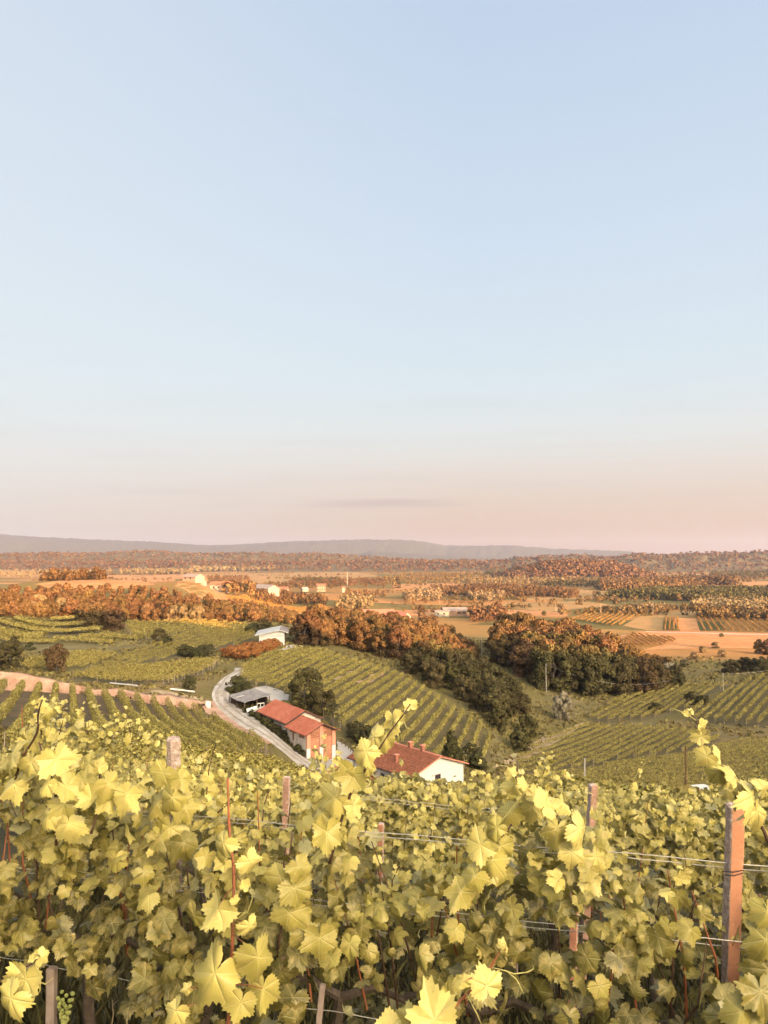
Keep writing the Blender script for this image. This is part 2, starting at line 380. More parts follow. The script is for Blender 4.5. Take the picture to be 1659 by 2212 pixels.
class Kind:
    """several meshes of one kind of tree; each one placed is an Empty with a trunk and a crown"""
    def __init__(s, name, cat, m, n, seed, bark=M_BARK, thing=None, **kw):
        s.name, s.cat = name, cat; s.rng = np.random.default_rng(seed); s.H = kw['H']; s.sets = []
        for i in range(n):
            k = dict(kw); k['W'] = kw['W'] * s.rng.uniform(.85, 1.15); k['H'] = kw['H'] * s.rng.uniform(.9, 1.1)
            cm, cs = crown_mesh('crown', m, s.rng, **k)
            tm = trunk_mesh('trunk', bark, s.rng, k['H'], cs, .022 * k['H'] + .05)
            s.sets.append((cm, tm, k['H']))
        s.protos = [None] * n
    def put(s, x, y, H, label, group=None, z=None, wide=1.0, trunk=True):
        i = int(s.rng.integers(len(s.sets))); cm, tm, h0 = s.sets[i]; sc = H / h0
        z = float(grass_z([x], [y])[0]) - .1 if z is None else z
        if s.protos[i] is None:
            o = empty(s.name); ch = [(link('crown', cm, o), [])]
            ch.append((link('trunk', tm, o), []))
            s.protos[i] = (o, ch)
        else: o = copy_tree(*s.protos[i])
        o.location = (x, y, z); o.rotation_euler = (0, 0, s.rng.uniform(0, 6.28)); o.scale = (sc * wide, sc * wide, sc)
        for k in ('label', 'category', 'group'):
            if k in o: del o[k]
        return tag(o, label, s.cat, group)

# ------------------------------------------------------------------ planting in polygons given by what one sees
def poly_xy(px, rmin=0):
    return np.array([[*G(a, b, rmin)[:2]] for a, b in px])
def inside(poly, x, y):
    c = np.zeros(len(x), bool); n = len(poly)
    for i in range(n):
        (x1, y1), (x2, y2) = poly[i], poly[(i + 1) % n]
        k = ((y1 > y) != (y2 > y)) & (x < (x2 - x1) * (y - y1) / ((y2 - y1) if y2 != y1 else 1e-9) + x1); c ^= k
    return c
def scatter(poly, d, rng, nmax=4000, tries=30000, grow=0.0):
    """points at least d apart inside a polygon"""
    lo, hi = poly.min(0) - grow, poly.max(0) + grow; cell = {}; out = []
    Q = rng.uniform(lo, hi, (tries, 2)); Q = Q[inside(poly, Q[:, 0], Q[:, 1])]
    for x, y in Q:
        i, j = int(x // d), int(y // d)
        if any((x - a) ** 2 + (y - b) ** 2 < d * d for di in (-1, 0, 1) for dj in (-1, 0, 1) for a, b in cell.get((i + di, j + dj), ())): continue
        cell.setdefault((i, j), []).append((x, y)); out.append((x, y))
        if len(out) >= nmax: break
    return np.array(out).reshape(-1, 2)

# ------------------------------------------------------------------ vine rows
def row_mesh(path, rng, per_m, leaf, h=1.9, w=.55, low=.45, gaps=.12, zfun=None, m=None, ref=None, shaggy=.18, raw=False):
    """one hedge of vine leaves along a ground path (n,2); returns mesh and its base point"""
    path = np.asarray(path, float); seg = np.hypot(*np.diff(path, axis=0).T); L = np.concatenate([[0], np.cumsum(seg)]); tot = L[-1]
    n = max(12, int(tot * per_m)); t = rng.random(n) * tot
    x = np.interp(t, L, path[:, 0]); y = np.interp(t, L, path[:, 1])
    pz = grass_z(path[:, 0], path[:, 1]); z0 = np.interp(t, L, pz)
    i = np.clip(np.searchsorted(L, t) - 1, 0, len(seg) - 1); d = np.diff(path, axis=0)[i] / np.maximum(seg[i][:, None], 1e-6)
    side = np.stack([d[:, 1], -d[:, 0]], 1)
    ph = rng.random() * 100
    bump = vnoise(t, np.zeros(n) + ph, .9, 3) * .55 + vnoise(t, np.zeros(n) + ph + 31, 3.5, 4) * .45
    keep = bump > gaps * 1.2; dens = keep | (rng.random(n) < .35)
    a = rng.uniform(-.15 * math.pi, 1.15 * math.pi, n)
    top = h * (.80 + .34 * bump)
    u = np.cos(a) * w / 2 * (.7 + .7 * vnoise(t, a * 2 + ph, .6, 5)); v = low + (top - low) * np.clip(.42 + .58 * np.sin(a) + rng.normal(size=n) * .13, 0, 1.0 + shaggy * rng.random(n))
    v = np.where(rng.random(n) < .30, low + (top - low) * rng.random(n) ** .8, v)
    N = np.stack([side[:, 0] * np.cos(a), side[:, 1] * np.cos(a), .35 + .75 * np.sin(a)], 1) + rng.normal(size=(n, 3)) * .45
    P = np.stack([x + side[:, 0] * u, y + side[:, 1] * u, z0 + v], 1)[dens]
    mid = np.array([path[len(path) // 2, 0], path[len(path) // 2, 1], pz[len(path) // 2]]) if ref is None else ref
    V, F = quads(P - mid, N[dens], leaf * rng.uniform(.6, 1.35, dens.sum()), rng, 1.15)
    if raw: return V, F
    return npmesh('leaves', V, F, m or M_VINE), mid
_pm = MB(); _pm.tube([(0, 0, -.3), (0, 0, 2.05)], [.06, .05], 5); POST_ME = _pm.mesh('end_post', M_POST)
WORDS = ['', 'first', 'second', 'third', 'fourth', 'fifth', 'sixth', 'seventh', 'eighth', 'ninth', 'tenth', 'eleventh', 'twelfth', 'thirteenth', 'fourteenth', 'fifteenth',
         'sixteenth', 'seventeenth', 'eighteenth', 'nineteenth', 'twentieth']
def ordw(n):
    if n <= 20: return WORDS[n]
    t = ['', '', 'twenty', 'thirty', 'forty', 'fifty', 'sixty', 'seventy', 'eighty', 'ninety'][n // 10]
    return t + '-' + WORDS[n % 10] if n % 10 else t[:-1] + 'ieth'
FAR, FAR_LIT = [], []
M_SUNVINE = mat('sunlit_vine_leaves', (.21, .128, .042), .8, None, None, .1, island=.4)  # orange of the low sun put into the leaf colour of lit rows
def vineyard(poly_px, direc, spacing, label, group, per_m=30, leaf=.3, h=1.9, w=.55, posts=True, flip=False, seed=1, rmin=0, minlen=6, curve=0.0, m=None, phase=.5, world=None, far=False, low=.75):
    """parallel rows clipped to a polygon; label is a function of the row's ordinal"""
    rng = np.random.default_rng(seed)
    P = poly_xy(poly_px, rmin) if world is None else np.array(world, float); d = np.array(direc, float); d /= np.hypot(*d); e = np.array([d[1], -d[0]])
    U, Vv = P @ d, P @ e; rows = []
    v = Vv.min() + spacing * phase
    while v < Vv.max():
        xs = []
        for i in range(len(P)):
            v1, v2, u1, u2 = Vv[i], Vv[(i + 1) % len(P)], U[i], U[(i + 1) % len(P)]
            if (v1 > v) != (v2 > v): xs.append(u1 + (v - v1) / (v2 - v1) * (u2 - u1))
        xs.sort()
        for a, b in zip(xs[::2], xs[1::2]):
            a += rng.uniform(0, 1.2); b -= rng.uniform(0, 1.2)
            if b - a > minlen: rows.append((v, a, b))
        v += spacing
    if flip: rows.reverse()
    if len(rows) > 70: print('MANY', group, len(rows)); rows = rows[:70]
    for k, (v, a, b) in enumerate(rows):
        n = max(3, int((b - a) / 3) + 1); us = np.linspace(a, b, n)
        bow = curve * np.sin(np.linspace(0, math.pi, n))
        path = us[:, None] * d + (v + bow)[:, None] * e
        if far:
            V, F = row_mesh(path, rng, per_m, leaf, h * rng.uniform(.93, 1.07), w, ref=np.zeros(3), raw=True, low=low); (FAR_LIT if far == 'lit' else FAR).append(V); continue
        me, mid = row_mesh(path, rng, per_m, leaf, h * rng.uniform(.93, 1.07), w, m=m, low=low)
        o = empty('vine_row', mid); tag(o, label(k + 1, len(rows)), 'vine row', group); link('leaves', me, o)
        if posts:
            for q in (path[0], path[-1]):
                p = link('end_post', POST_ME, o); p.location = (q[0] - mid[0], q[1] - mid[1], float(grass_z([q[0]], [q[1]])[0]) - mid[2])

    return len(rows)

# ------------------------------------------------------------------ sheets laid on the ground
def sheet(name, poly, m, dz=.07, step=2.0, label=None, cat=None, kind='structure', ragged=0.0, seed=0):
    """a patch of ground cover draped over the land; poly in world x, y"""
    poly = np.asarray(poly, float)
    if ragged:
        pts = []
        for i in range(len(poly)):
            a, b = poly[i], poly[(i + 1) % len(poly)]; n = max(1, int(np.hypot(*(b - a)) / (step * 1.2)))
            for k in range(n): pts.append(a + (b - a) * k / n)
        pts = np.array(pts); poly = pts + np.stack([vnoise(pts[:, 0], pts[:, 1], step * 1.7, 6 + seed) - .5, vnoise(pts[:, 1], pts[:, 0], step * 1.7, 8 + seed) - .5], 1) * 2 * ragged
    b = bmesh.new(); vs = [b.verts.new((p[0], p[1], 0)) for p in poly]; b.faces.new(vs)
    bmesh.ops.triangulate(b, faces=b.faces[:])
    lo, hi = poly.min(0), poly.max(0)
    for ax in (0, 1):
        for c in np.arange(lo[ax] + step * .37, hi[ax], step):
            no = (1, 0, 0) if ax == 0 else (0, 1, 0); p = (c, 0, 0) if ax == 0 else (0, c, 0)
            bmesh.ops.bisect_plane(b, geom=b.verts[:] + b.edges[:] + b.faces[:], plane_co=p, plane_no=no)
    co_ = np.array([v.co[:] for v in b.verts]); z = grass_z(co_[:, 0], co_[:, 1]) + dz
    for v, q in zip(b.verts, z): v.co.z = q
    for f in b.faces:
        f.normal_update()
        if f.normal.z < 0: f.normal_flip()
        f.smooth = True
    me = bpy.data.meshes.new(name); b.to_mesh(me); b.free(); me.materials.append(m)
    return tag(link(name, me), label, cat, None, kind)
def ribbon(name, pts, width, m, dz=.09, label=None, kind='structure', wob=.25):
    pts = np.asarray(pts, float); seg = np.hypot(*np.diff(pts, axis=0).T); L = np.concatenate([[0], np.cumsum(seg)])
    t = np.arange(0, L[-1], 1.0)
    # smooth the corner points
    xs = np.interp(t, L, pts[:, 0]); ys = np.interp(t, L, pts[:, 1])
    k = np.hanning(15); k /= k.sum(); pad = lambda a: np.convolve(np.pad(a, 7, mode='edge'), k, 'valid')
    xs, ys = pad(xs), pad(ys); dx, dy = np.gradient(xs), np.gradient(ys); l = np.hypot(dx, dy) + 1e-9
    W = np.interp(t, L, np.broadcast_to(width, (len(pts),))) if np.ndim(width) else np.full(len(t), float(width))
    cols = np.linspace(-.5, .5, 7); V = []
    for c in cols:
        o = c * W + (wob * (vnoise(t, np.zeros(len(t)) + c * 40, 4, 9) - .5) if abs(c) > .4 else 0)
        x, y = xs + dy / l * o, ys - dx / l * o; V.append(np.stack([x, y, grass_z(x, y) + dz - (.03 if abs(c) > .4 else 0)], 1))
    V = np.stack(V, 1); n = len(t); i = np.arange(n - 1)[:, None] * 7 + np.arange(6)[None]
    F = np.stack([i, i + 1, i + 8, i + 7], -1).reshape(-1, 4)[:, ::-1]
    return tag(link(name, npmesh(name, V.reshape(-1, 3), F, m, smooth=True)), label, None, None, kind)

M_SHADELEAF = mat('shade_dark_leaves', (.070, .056, .021), .8, None, None, .12, island=.40, objvar=.25)  # darker leaf copy; stands in for shade on the shaded trees

M_VALLEYSHADE = mat('shaded_valley_vine_leaves', (.235, .188, .055), .8, None, None, .12, island=.42)  # dimmer copy of the vine leaves; paints the valley's shade
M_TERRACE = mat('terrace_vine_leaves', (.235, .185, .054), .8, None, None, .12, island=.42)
# ------------------------------------------------------------------ road, yard, bare earth
M_ROAD = mat('white_gravel', (.46, .41, .36), .95, [(.5, (.32, .26, .21), .42, .68), (3.0, (.54, .49, .43), .5, .8), (.22, (.24, .19, .12), .56, .72)], (9, .5, .05))
M_EARTH = mat('pink_earth', (.36, .20, .135), .95, [(.35, (.46, .30, .215), .4, .65), (1.8, (.20, .125, .075), .55, .75)], (3, .8, .15))
M_YARD = mat('pale_yard', (.40, .37, .34), .95, [(.4, (.38, .33, .29), .45, .7)], (9, .4, .04))
M_PATH = mat('dry_path', (.40, .29, .18), .95, [(.6, (.24, .18, .09), .45, .65)], (4, .6, .05))
M_STUB = mat('stubble', (.35, .165, .06), .95, [(.05, (.42, .215, .09), .4, .65), (.35, (.23, .112, .042), .5, .75)], (2, .9, .3))
M_STRAW = mat('straw_meadow', (.25, .15, .05), .95, [(.06, (.31, .18, .07), .4, .65), (.3, (.22, .165, .058), .5, .72)], (2, .9, .3))
M_MEADOW = mat('dry_meadow', (.135, .108, .040), .95, [(.15, (.19, .145, .06), .45, .65), (1.2, (.085, .074, .028), .5, .72)], (2.5, .8, .2))
M_SOIL = mat('row_soil', (.135, .100, .040), .95, [(.12, (.085, .072, .027), .42, .62), (.9, (.18, .130, .060), .52, .75), (2.5, (.05, .043, .017), .55, .75)], (4, .8, .12))
road_px = [(775, 1712), (725, 1690), (665, 1652), (630, 1628), (590, 1598), (548, 1570), (512, 1545), (487, 1525), (475, 1508), (478, 1490), (492, 1470), (507, 1457), (521, 1448), (512, 1441)]
ribbon('road', poly_xy(road_px, 90), [5.5, 5.5, 5.2, 5, 4.6, 4.4, 4.2, 4, 4, 4, 3.6, 3, 2.6, 2.2], M_ROAD, .10, 'pale gravel track winding uphill past the brick barn')
sheet('yard', poly_xy([(655, 1648), (690, 1638), (722, 1634), (730, 1600), (750, 1612), (790, 1640), (800, 1700), (700, 1690)], 90), M_YARD, .06, 1.5, 'pale paved yard between the brick barn and the white house', ragged=.3)
sheet('path', poly_xy([(548, 1487), (575, 1482), (625, 1500), (622, 1512), (590, 1516), (560, 1500)], 90), M_YARD, .06, 1.5, 'grey gravel apron behind the grey roofed shed', ragged=.3)
sheet('path', poly_xy([(494, 1408), (530, 1391), (548, 1390), (552, 1396), (530, 1402), (505, 1410)], 150), M_YARD, .08, 2, 'pale loop of track left of the white shed')
sheet('path', poly_xy([(570, 1412), (640, 1402), (655, 1396), (640, 1390), (615, 1396), (600, 1404)], 150), M_YARD, .08, 2, 'pale track in front of the white shed')

M_FLOORSHADE = mat('vine_floor_shade', (.060, .050, .021), .95, [(.4, (.10, .080, .034), .42, .62), (2.2, (.032, .028, .012), .5, .72)], (6, .9, .08))

M_RUT = mat('wheel_rut', (.30, .25, .205), .95, [(.8, (.40, .35, .30), .45, .65), (4, (.22, .18, .14), .5, .7)], (9, .5, .04))
for off in (-.85, .85):
    P_ = poly_xy(road_px, 90); d_ = np.gradient(P_, axis=0); n_ = np.stack([d_[:, 1], -d_[:, 0]], 1) / np.hypot(*d_.T)[:, None]
    ribbon('road_rut', (P_ + n_ * off)[1:-1], .55, M_RUT, .16, 'worn wheel track on the gravel', wob=.5)

M_SOILA = mat('brown_soil', (.150, .098, .052), .95, [(.15, (.10, .078, .034), .42, .62), (1.0, (.20, .13, .075), .52, .75), (3, (.06, .045, .022), .55, .75)], (4, .8, .12))
# ------------------------------------------------------------------ the earth bank below the left-hand vines, bare strips
def bank(name, px, hs, back, m, label, seed):
    rng = np.random.default_rng(seed); P = poly_xy(px, 60); L = np.concatenate([[0], np.cumsum(np.hypot(*np.diff(P, axis=0).T))]); t = np.arange(0, L[-1], .7)
    x, y, h = np.interp(t, L, P[:, 0]), np.interp(t, L, P[:, 1]), np.interp(t, L, hs); dx, dy = np.gradient(x), np.gradient(y); l = np.hypot(dx, dy)
    nx, ny = -dy / l, dx / l; s = np.sign(ny); nx, ny = nx * s, ny * s          # away from the camera
    V = []
    for o, k in ((-.8, -.25), (0, .1), (.25, .35), (.5, .62), (.8, .85), (1.3, 1.0), (back * .5, .72), (back, -.1)):
        w = (vnoise(t, np.zeros(len(t)) + o * 9, 2.3, 11) - .5) * (.9 if 0 < k else .2) + (vnoise(t, np.zeros(len(t)) + o * 5, .9, 12) - .5) * .4
        X, Y = x + nx * (o + w), y + ny * (o + w)
        V.append(np.stack([X, Y, grass_z(X, Y) + k * h + (vnoise(t, np.zeros(len(t)) + o, 1.6, 13) - .5) * .35 * (k > 0)], 1))
    V = np.stack(V, 1); n, c = V.shape[:2]; i = np.arange(n - 1)[:, None] * c + np.arange(c - 1)[None]
    F = np.stack([i, i + 1, i + c + 1, i + c], -1).reshape(-1, 4)
    tag(link(name, npmesh(name, V.reshape(-1, 3), F, m)), label, None, None, 'structure')
bank('earth_bank', [(-60, 1492), (40, 1492), (110, 1496), (172, 1500), (186, 1497)], [3.4, 3.3, 2.6, 1.7, .8], 5, M_EARTH, 'bare pink earth bank at the end of the left vine rows', 3)
bank('earth_bank', [(190, 1500), (250, 1506), (320, 1519), (380, 1526), (432, 1533)], [.9, 1.6, 1.4, 1.9, 1.7], 3, M_EARTH, 'low pink earth bank running down to the gravel track', 4)
sheet('dirt_verge', poly_xy([(432, 1528), (452, 1514), (468, 1512), (482, 1532), (510, 1556), (548, 1582), (590, 1610), (566, 1606), (520, 1580), (470, 1552)], 90), M_EARTH, .07, 1.2, 'pink bare verge left of the gravel track', ragged=.5)
sheet('dirt_verge', poly_xy([(325, 1492), (400, 1500), (440, 1505), (436, 1512), (390, 1508), (330, 1499)], 90), M_PATH, .07, 1.5, 'dry strip of soil above the low earth bank', ragged=.4)
# ------------------------------------------------------------------ meadows and soil between the rows
FIELD_C = [(513, 1472), (545, 1486), (592, 1494), (650, 1528), (738, 1575), (790, 1622), (850, 1652), (940, 1668), (1062, 1652), (1058, 1588), (1004, 1548), (962, 1522), (902, 1482), (862, 1459), (800, 1440), (735, 1424), (690, 1409), (640, 1404), (570, 1426), (525, 1445)]
sheet('vineyard_soil', poly_xy(FIELD_C, 90), M_SOIL, .05, 4, 'grassy soil under the hillside vineyard', ragged=.6)
sheet('bare_soil', poly_xy([(770, 1475), (800, 1462), (830, 1452), (825, 1462), (790, 1482)], 120), M_EARTH, .09, 2, 'pink bare soil between two hillside vine rows', ragged=.8)
sheet('bare_soil', poly_xy([(718, 1468), (760, 1450), (790, 1436), (770, 1453), (735, 1470)], 120), M_PATH, .09, 2, 'dry bare soil higher between the hillside vine rows', ragged=.8)
FIELD_A = [(-90, 1490), (60, 1492), (180, 1500), (330, 1521), (440, 1540), (520, 1592), (585, 1625), (560, 1650), (300, 1640), (100, 1640), (-90, 1640)]
sheet('vineyard_soil', poly_xy(FIELD_A, 40), M_SOILA, .05, 3, 'dark grassy soil between the rows before the pink bank', ragged=.5)
sheet('meadow', poly_xy([(0, 1372), (90, 1380), (140, 1395), (300, 1382), (330, 1392), (300, 1405), (170, 1412), (0, 1402)], 150), M_MEADOW, .07, 4, 'rough dry meadow slope on the left', ragged=1)
sheet('meadow', poly_xy([(1165, 1470), (1200, 1480), (1260, 1505), (1330, 1503), (1260, 1545), (1240, 1562), (1200, 1575), (1180, 1520)], 150), M_MEADOW, .07, 4, 'meadow clearing in the hollow between the two woods', ragged=1)
sheet('meadow', poly_xy([(1060, 1570), (1080, 1600), (1110, 1640), (1105, 1655), (1065, 1660)], 120), M_MEADOW, .07, 3, 'grass bank beside the lowest hillside vine rows', ragged=1)
sheet('path', poly_xy([(1060, 1660), (1110, 1640), (1180, 1600), (1260, 1566), (1263, 1560), (1180, 1590), (1105, 1632)], 120), M_PATH, .09, 2.5, 'grassy track along the foot of the valley vineyard', ragged=.5)
sheet('path', poly_xy([(1265, 1562), (1400, 1560), (1500, 1574), (1600, 1590), (1680, 1592), (1680, 1600), (1560, 1592), (1400, 1570)], 120), M_MEADOW, .09, 2.5, 'grass track between the valley vineyards', ragged=.5)
# lit fields of the plain
sheet('field', poly_xy([(1300, 1378), (1380, 1365), (1420, 1362), (1720, 1368), (1720, 1398), (1400, 1402), (1440, 1392), (1320, 1386)], 300), M_STUB, .10, 9, 'orange stubble field below the dark vine strip', ragged=3)
sheet('field', poly_xy([(1450, 1335), (1475, 1335), (1512, 1363), (1470, 1363)], 300), M_STUB, .13, 9, 'pink fallow strip between two striped vineyards')
sheet('field', poly_xy([(1474, 1335), (1503, 1336), (1512, 1364), (1474, 1363)], 300), M_STUB, .16, 9, 'pale fallow square between two striped vineyards')
sheet('field', poly_xy([(1345, 1352), (1385, 1330), (1435, 1332), (1432, 1362), (1400, 1362)], 300), M_STRAW, .13, 9, 'straw coloured meadow left of the dark striped vineyard')
sheet('track', poly_xy([(1395, 1364.2), (1720, 1371), (1720, 1372.6), (1395, 1365.6)], 300), M_YARD, .22, 6, 'pale field track under the striped vineyards')
sheet('field', poly_xy([(1090, 1302), (1270, 1298), (1330, 1308), (1180, 1322), (1080, 1312)], 300), M_STRAW, .12, 16, 'straw field beyond the farm shed', ragged=4)
sheet('field', poly_xy([(800, 1318), (1000, 1312), (1240, 1324), (1225, 1332), (1020, 1332), (830, 1328)], 300), M_STUB, .10, 14, 'orange field around the farm shed', ragged=4)
sheet('field', poly_xy([(845, 1262), (985, 1258), (990, 1266), (850, 1274)], 300), M_STUB, .10, 26, 'orange strip field before the middle woods', ragged=5)
sheet('field', poly_xy([(1060, 1278), (1240, 1272), (1310, 1278), (1290, 1294), (1130, 1296)], 300), M_STRAW, .10, 22, 'dry clearing between the woods of the plain', ragged=5)
sheet('field', poly_xy([(220, 1243), (420, 1240), (600, 1245), (560, 1252), (380, 1250), (230, 1252)], 500), M_STUB, .10, 30, 'long orange field on the far left', ragged=5)
sheet('field', poly_xy([(430, 1240), (760, 1236), (820, 1243), (700, 1256), (520, 1262)], 500), M_STRAW, .14, 30, 'wide straw field below the long tree belt', ragged=5)
sheet('field', poly_xy([(0, 1226), (250, 1224), (250, 1229), (0, 1232)], 800), M_STUB, .10, 60, 'thin orange field far left before the wooded ridge', ragged=5)
sheet('field', poly_xy([(1380, 1222), (1560, 1219), (1659, 1214), (1700, 1226), (1560, 1232), (1400, 1231)], 800), M_STRAW, .10, 60, 'pale terraced fields on the far right', ragged=5)
sheet('field', poly_xy([(910, 1228), (1000, 1225), (1010, 1231), (915, 1234)], 800), M_STUB, .10, 50, 'small orange field far off between the belts of trees', ragged=5)
sheet('field', poly_xy([(1590, 1258), (1720, 1254), (1720, 1263), (1600, 1266)], 600), M_STUB, .10, 30, 'rosy field right of the poplar blocks', ragged=4)
sheet('field', poly_xy([(1400, 1330), (1500, 1318), (1530, 1322), (1480, 1334)], 300), M_STRAW, .10, 12, 'dry meadow strip behind the striped vineyards', ragged=4)
# lit vineyard ground on the left hills
sheet('vineyard_soil', poly_xy([(75, 1262), (150, 1254), (250, 1250), (300, 1256), (330, 1264), (200, 1274), (110, 1272)], 250), M_STUB, .07, 8, 'orange lit hilltop vineyard ground at far left', ragged=2)
sheet('vineyard_soil', poly_xy([(380, 1266), (420, 1254), (470, 1278), (505, 1292), (470, 1302), (420, 1292)], 250), M_STUB, .07, 8, 'orange lit vineyard slope below the hilltop farm', ragged=2)
sheet('vineyard_soil', poly_xy([(480, 1290), (560, 1284), (700, 1308), (730, 1322), (640, 1330), (540, 1322)], 250), M_STUB, .07, 8, 'orange lit vineyard slope behind the near wood', ragged=2)
# ------------------------------------------------------------------ the vineyards
VD, SL = (.218, 1), (-.423, 1)
for px_, r_, l_ in (([(1268, 1556), (1335, 1512), (1440, 1490), (1530, 1481), (1580, 1480), (1530, 1503), (1480, 1534), (1400, 1556), (1300, 1562)], 120, 'dark soil of the upper valley vineyard'),
        ([(1552, 1508), (1600, 1478), (1660, 1462), (1720, 1452), (1740, 1560), (1650, 1572), (1590, 1568), (1500, 1560), (1490, 1540)], 120, 'dark soil of the steep vineyard at far right'),
        ([(1108, 1642), (1180, 1600), (1262, 1570), (1400, 1573), (1500, 1584), (1560, 1596), (1520, 1622), (1330, 1650), (1120, 1678)], 110, 'dark soil of the valley floor vineyard'),
        ([(1090, 1700), (1125, 1684), (1330, 1656), (1530, 1626), (1600, 1600), (1740, 1606), (1740, 1745), (1090, 1760)], 95, 'dark soil of the cross rows in the valley'),
        ([(178, 1456), (250, 1426), (330, 1394), (398, 1372), (500, 1358), (552, 1368), (546, 1388), (455, 1408), (400, 1420), (300, 1441), (230, 1450)], 120, 'dark soil of the rows toward the white shed'),
        ([(271, 1340), (365, 1344), (560, 1352), (560, 1366), (400, 1371), (330, 1388), (285, 1380), (268, 1355)], 150, 'dark soil of the rows under the orange wood'),
        ([(-60, 1342), (0, 1337), (150, 1333), (192, 1349), (244, 1376), (100, 1380), (-60, 1368)], 150, 'dark soil of the broad terraces')):
    sheet('vineyard_soil', poly_xy(px_, r_), M_SOIL, .05, 4, l_, ragged=.5)
sheet('vine_floor_shade', [(-14, 1.2), (9, .8), (22, 21), (-24, 23)], M_FLOORSHADE, .02, 1.0, 'grassy floor under the nearest vine rows, darkened to paint shade', ragged=.2)  # dark sheet added over the ground, painting shade into the gaps between leaves
vineyard(FIELD_A, SL, 2.9, lambda k, n: f'{ordw(k)} vine row from the left on the slope running down to the pink bank', 'vine rows running down to the pink earth bank', 105, .17, 2.1, .85, low=.5, seed=2, rmin=40)
vineyard(FIELD_C, VD, 2.7, lambda k, n: f'{ordw(k)} vine row from the gravel track on the hillside behind the brick barn', 'rows of the hillside vineyard behind the barn', 56, .25, 1.95, .75, seed=3, rmin=90)
vineyard([(1268, 1556), (1335, 1512), (1440, 1490), (1530, 1481), (1580, 1480), (1530, 1503), (1480, 1534), (1400, 1556), (1300, 1562)], (.70, 1), 2.6, lambda k, n: f'{ordw(k)} clipped vine row from the meadow in the upper valley vineyard', 'clipped rows of the upper valley vineyard', 38, .28, 1.7, .6, seed=4, m=M_VALLEYSHADE, rmin=120)
vineyard([(1552, 1508), (1600, 1478), (1660, 1462), (1720, 1452), (1740, 1560), (1650, 1572), (1590, 1568), (1500, 1560), (1490, 1540)], (.68, 1), 3.0, lambda k, n: f'{ordw(k)} shaggy vine row from the left in the steep vineyard at far right', 'shaggy rows of the right valley vineyard', 36, .30, 1.9, .7, seed=5, m=M_VALLEYSHADE, rmin=120)
vineyard([(1108, 1642), (1180, 1600), (1262, 1570), (1400, 1573), (1500, 1584), (1560, 1596), (1520, 1622), (1330, 1650), (1120, 1678)], (.82, 1), 2.6, lambda k, n: f'{ordw(k)} vine row from the wood in the middle of the valley floor', 'rows on the valley floor', 46, .24, 1.65, .6, seed=6, m=M_VALLEYSHADE, rmin=110)
vineyard([(1090, 1700), (1125, 1684), (1330, 1656), (1530, 1626), (1600, 1600), (1740, 1606), (1740, 1745), (1090, 1760)], (2.7, 1), 2.9, lambda k, n: f'{ordw(k)} cross row below the valley floor vineyard, counted from the camera', 'cross rows at the near edge of the valley', 52, .22, 1.65, .6, seed=7, m=M_VALLEYSHADE, rmin=95, flip=True)
B1 = [(128, 1474), (190, 1458), (265, 1447), (365, 1442), (440, 1426), (478, 1430), (455, 1450), (400, 1468), (350, 1481), (300, 1480), (200, 1474)]
sheet('vineyard_soil', poly_xy(B1, 100), M_SOIL, .05, 4, 'soil under the leafy vineyard above the pink bank', ragged=.5)
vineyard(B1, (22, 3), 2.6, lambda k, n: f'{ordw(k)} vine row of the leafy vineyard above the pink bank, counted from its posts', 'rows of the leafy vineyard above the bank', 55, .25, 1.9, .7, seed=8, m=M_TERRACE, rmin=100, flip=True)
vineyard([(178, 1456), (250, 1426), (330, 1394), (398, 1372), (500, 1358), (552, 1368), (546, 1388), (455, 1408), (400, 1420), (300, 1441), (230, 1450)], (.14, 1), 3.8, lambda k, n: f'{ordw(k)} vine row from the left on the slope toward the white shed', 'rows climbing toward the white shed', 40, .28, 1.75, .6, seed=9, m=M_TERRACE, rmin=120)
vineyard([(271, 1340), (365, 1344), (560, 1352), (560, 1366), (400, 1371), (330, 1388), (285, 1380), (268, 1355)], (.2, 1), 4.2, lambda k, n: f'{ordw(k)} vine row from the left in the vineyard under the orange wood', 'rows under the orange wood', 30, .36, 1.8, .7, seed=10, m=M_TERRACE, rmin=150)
vineyard([(-60, 1342), (0, 1337), (150, 1333), (192, 1349), (244, 1376), (100, 1380), (-60, 1368)], (35, 5), 22, lambda k, n: f'{ordw(k)} vine row up the broad terraces at far left', 'rows on the left terraces', 190, .40, 2.3, 6.0, posts=False, seed=11, far=True, rmin=150, flip=True, low=1.15)
vineyard([(100, 1380), (298, 1381), (312, 1388), (140, 1396)], (35, 3), 11, lambda k, n: f'{ordw(k)} vine row of the low terrace before the dark round tree', 'rows on the low left terrace', 90, .34, 2.0, 4.0, posts=False, seed=12, far=True, rmin=150)
vineyard([(-60, 1372), (0, 1370), (90, 1379), (128, 1392), (0, 1388), (-60, 1386)], (35, 4), 11, lambda k, n: f'{ordw(k)} vine row of the small pale terrace at far left', 'rows on the small left terrace', 90, .34, 2.0, 4.0, posts=False, seed=13, far=True, rmin=150)
vineyard([(40, 1433), (100, 1424), (185, 1412), (265, 1415), (185, 1445), (130, 1450), (45, 1450)], (30, 4), 3.0, lambda k, n: f'{ordw(k)} vine row of the small plot behind the reddish tree', 'rows behind the reddish tree', 36, .30, 1.8, .7, posts=False, seed=14, m=M_TERRACE, rmin=120)
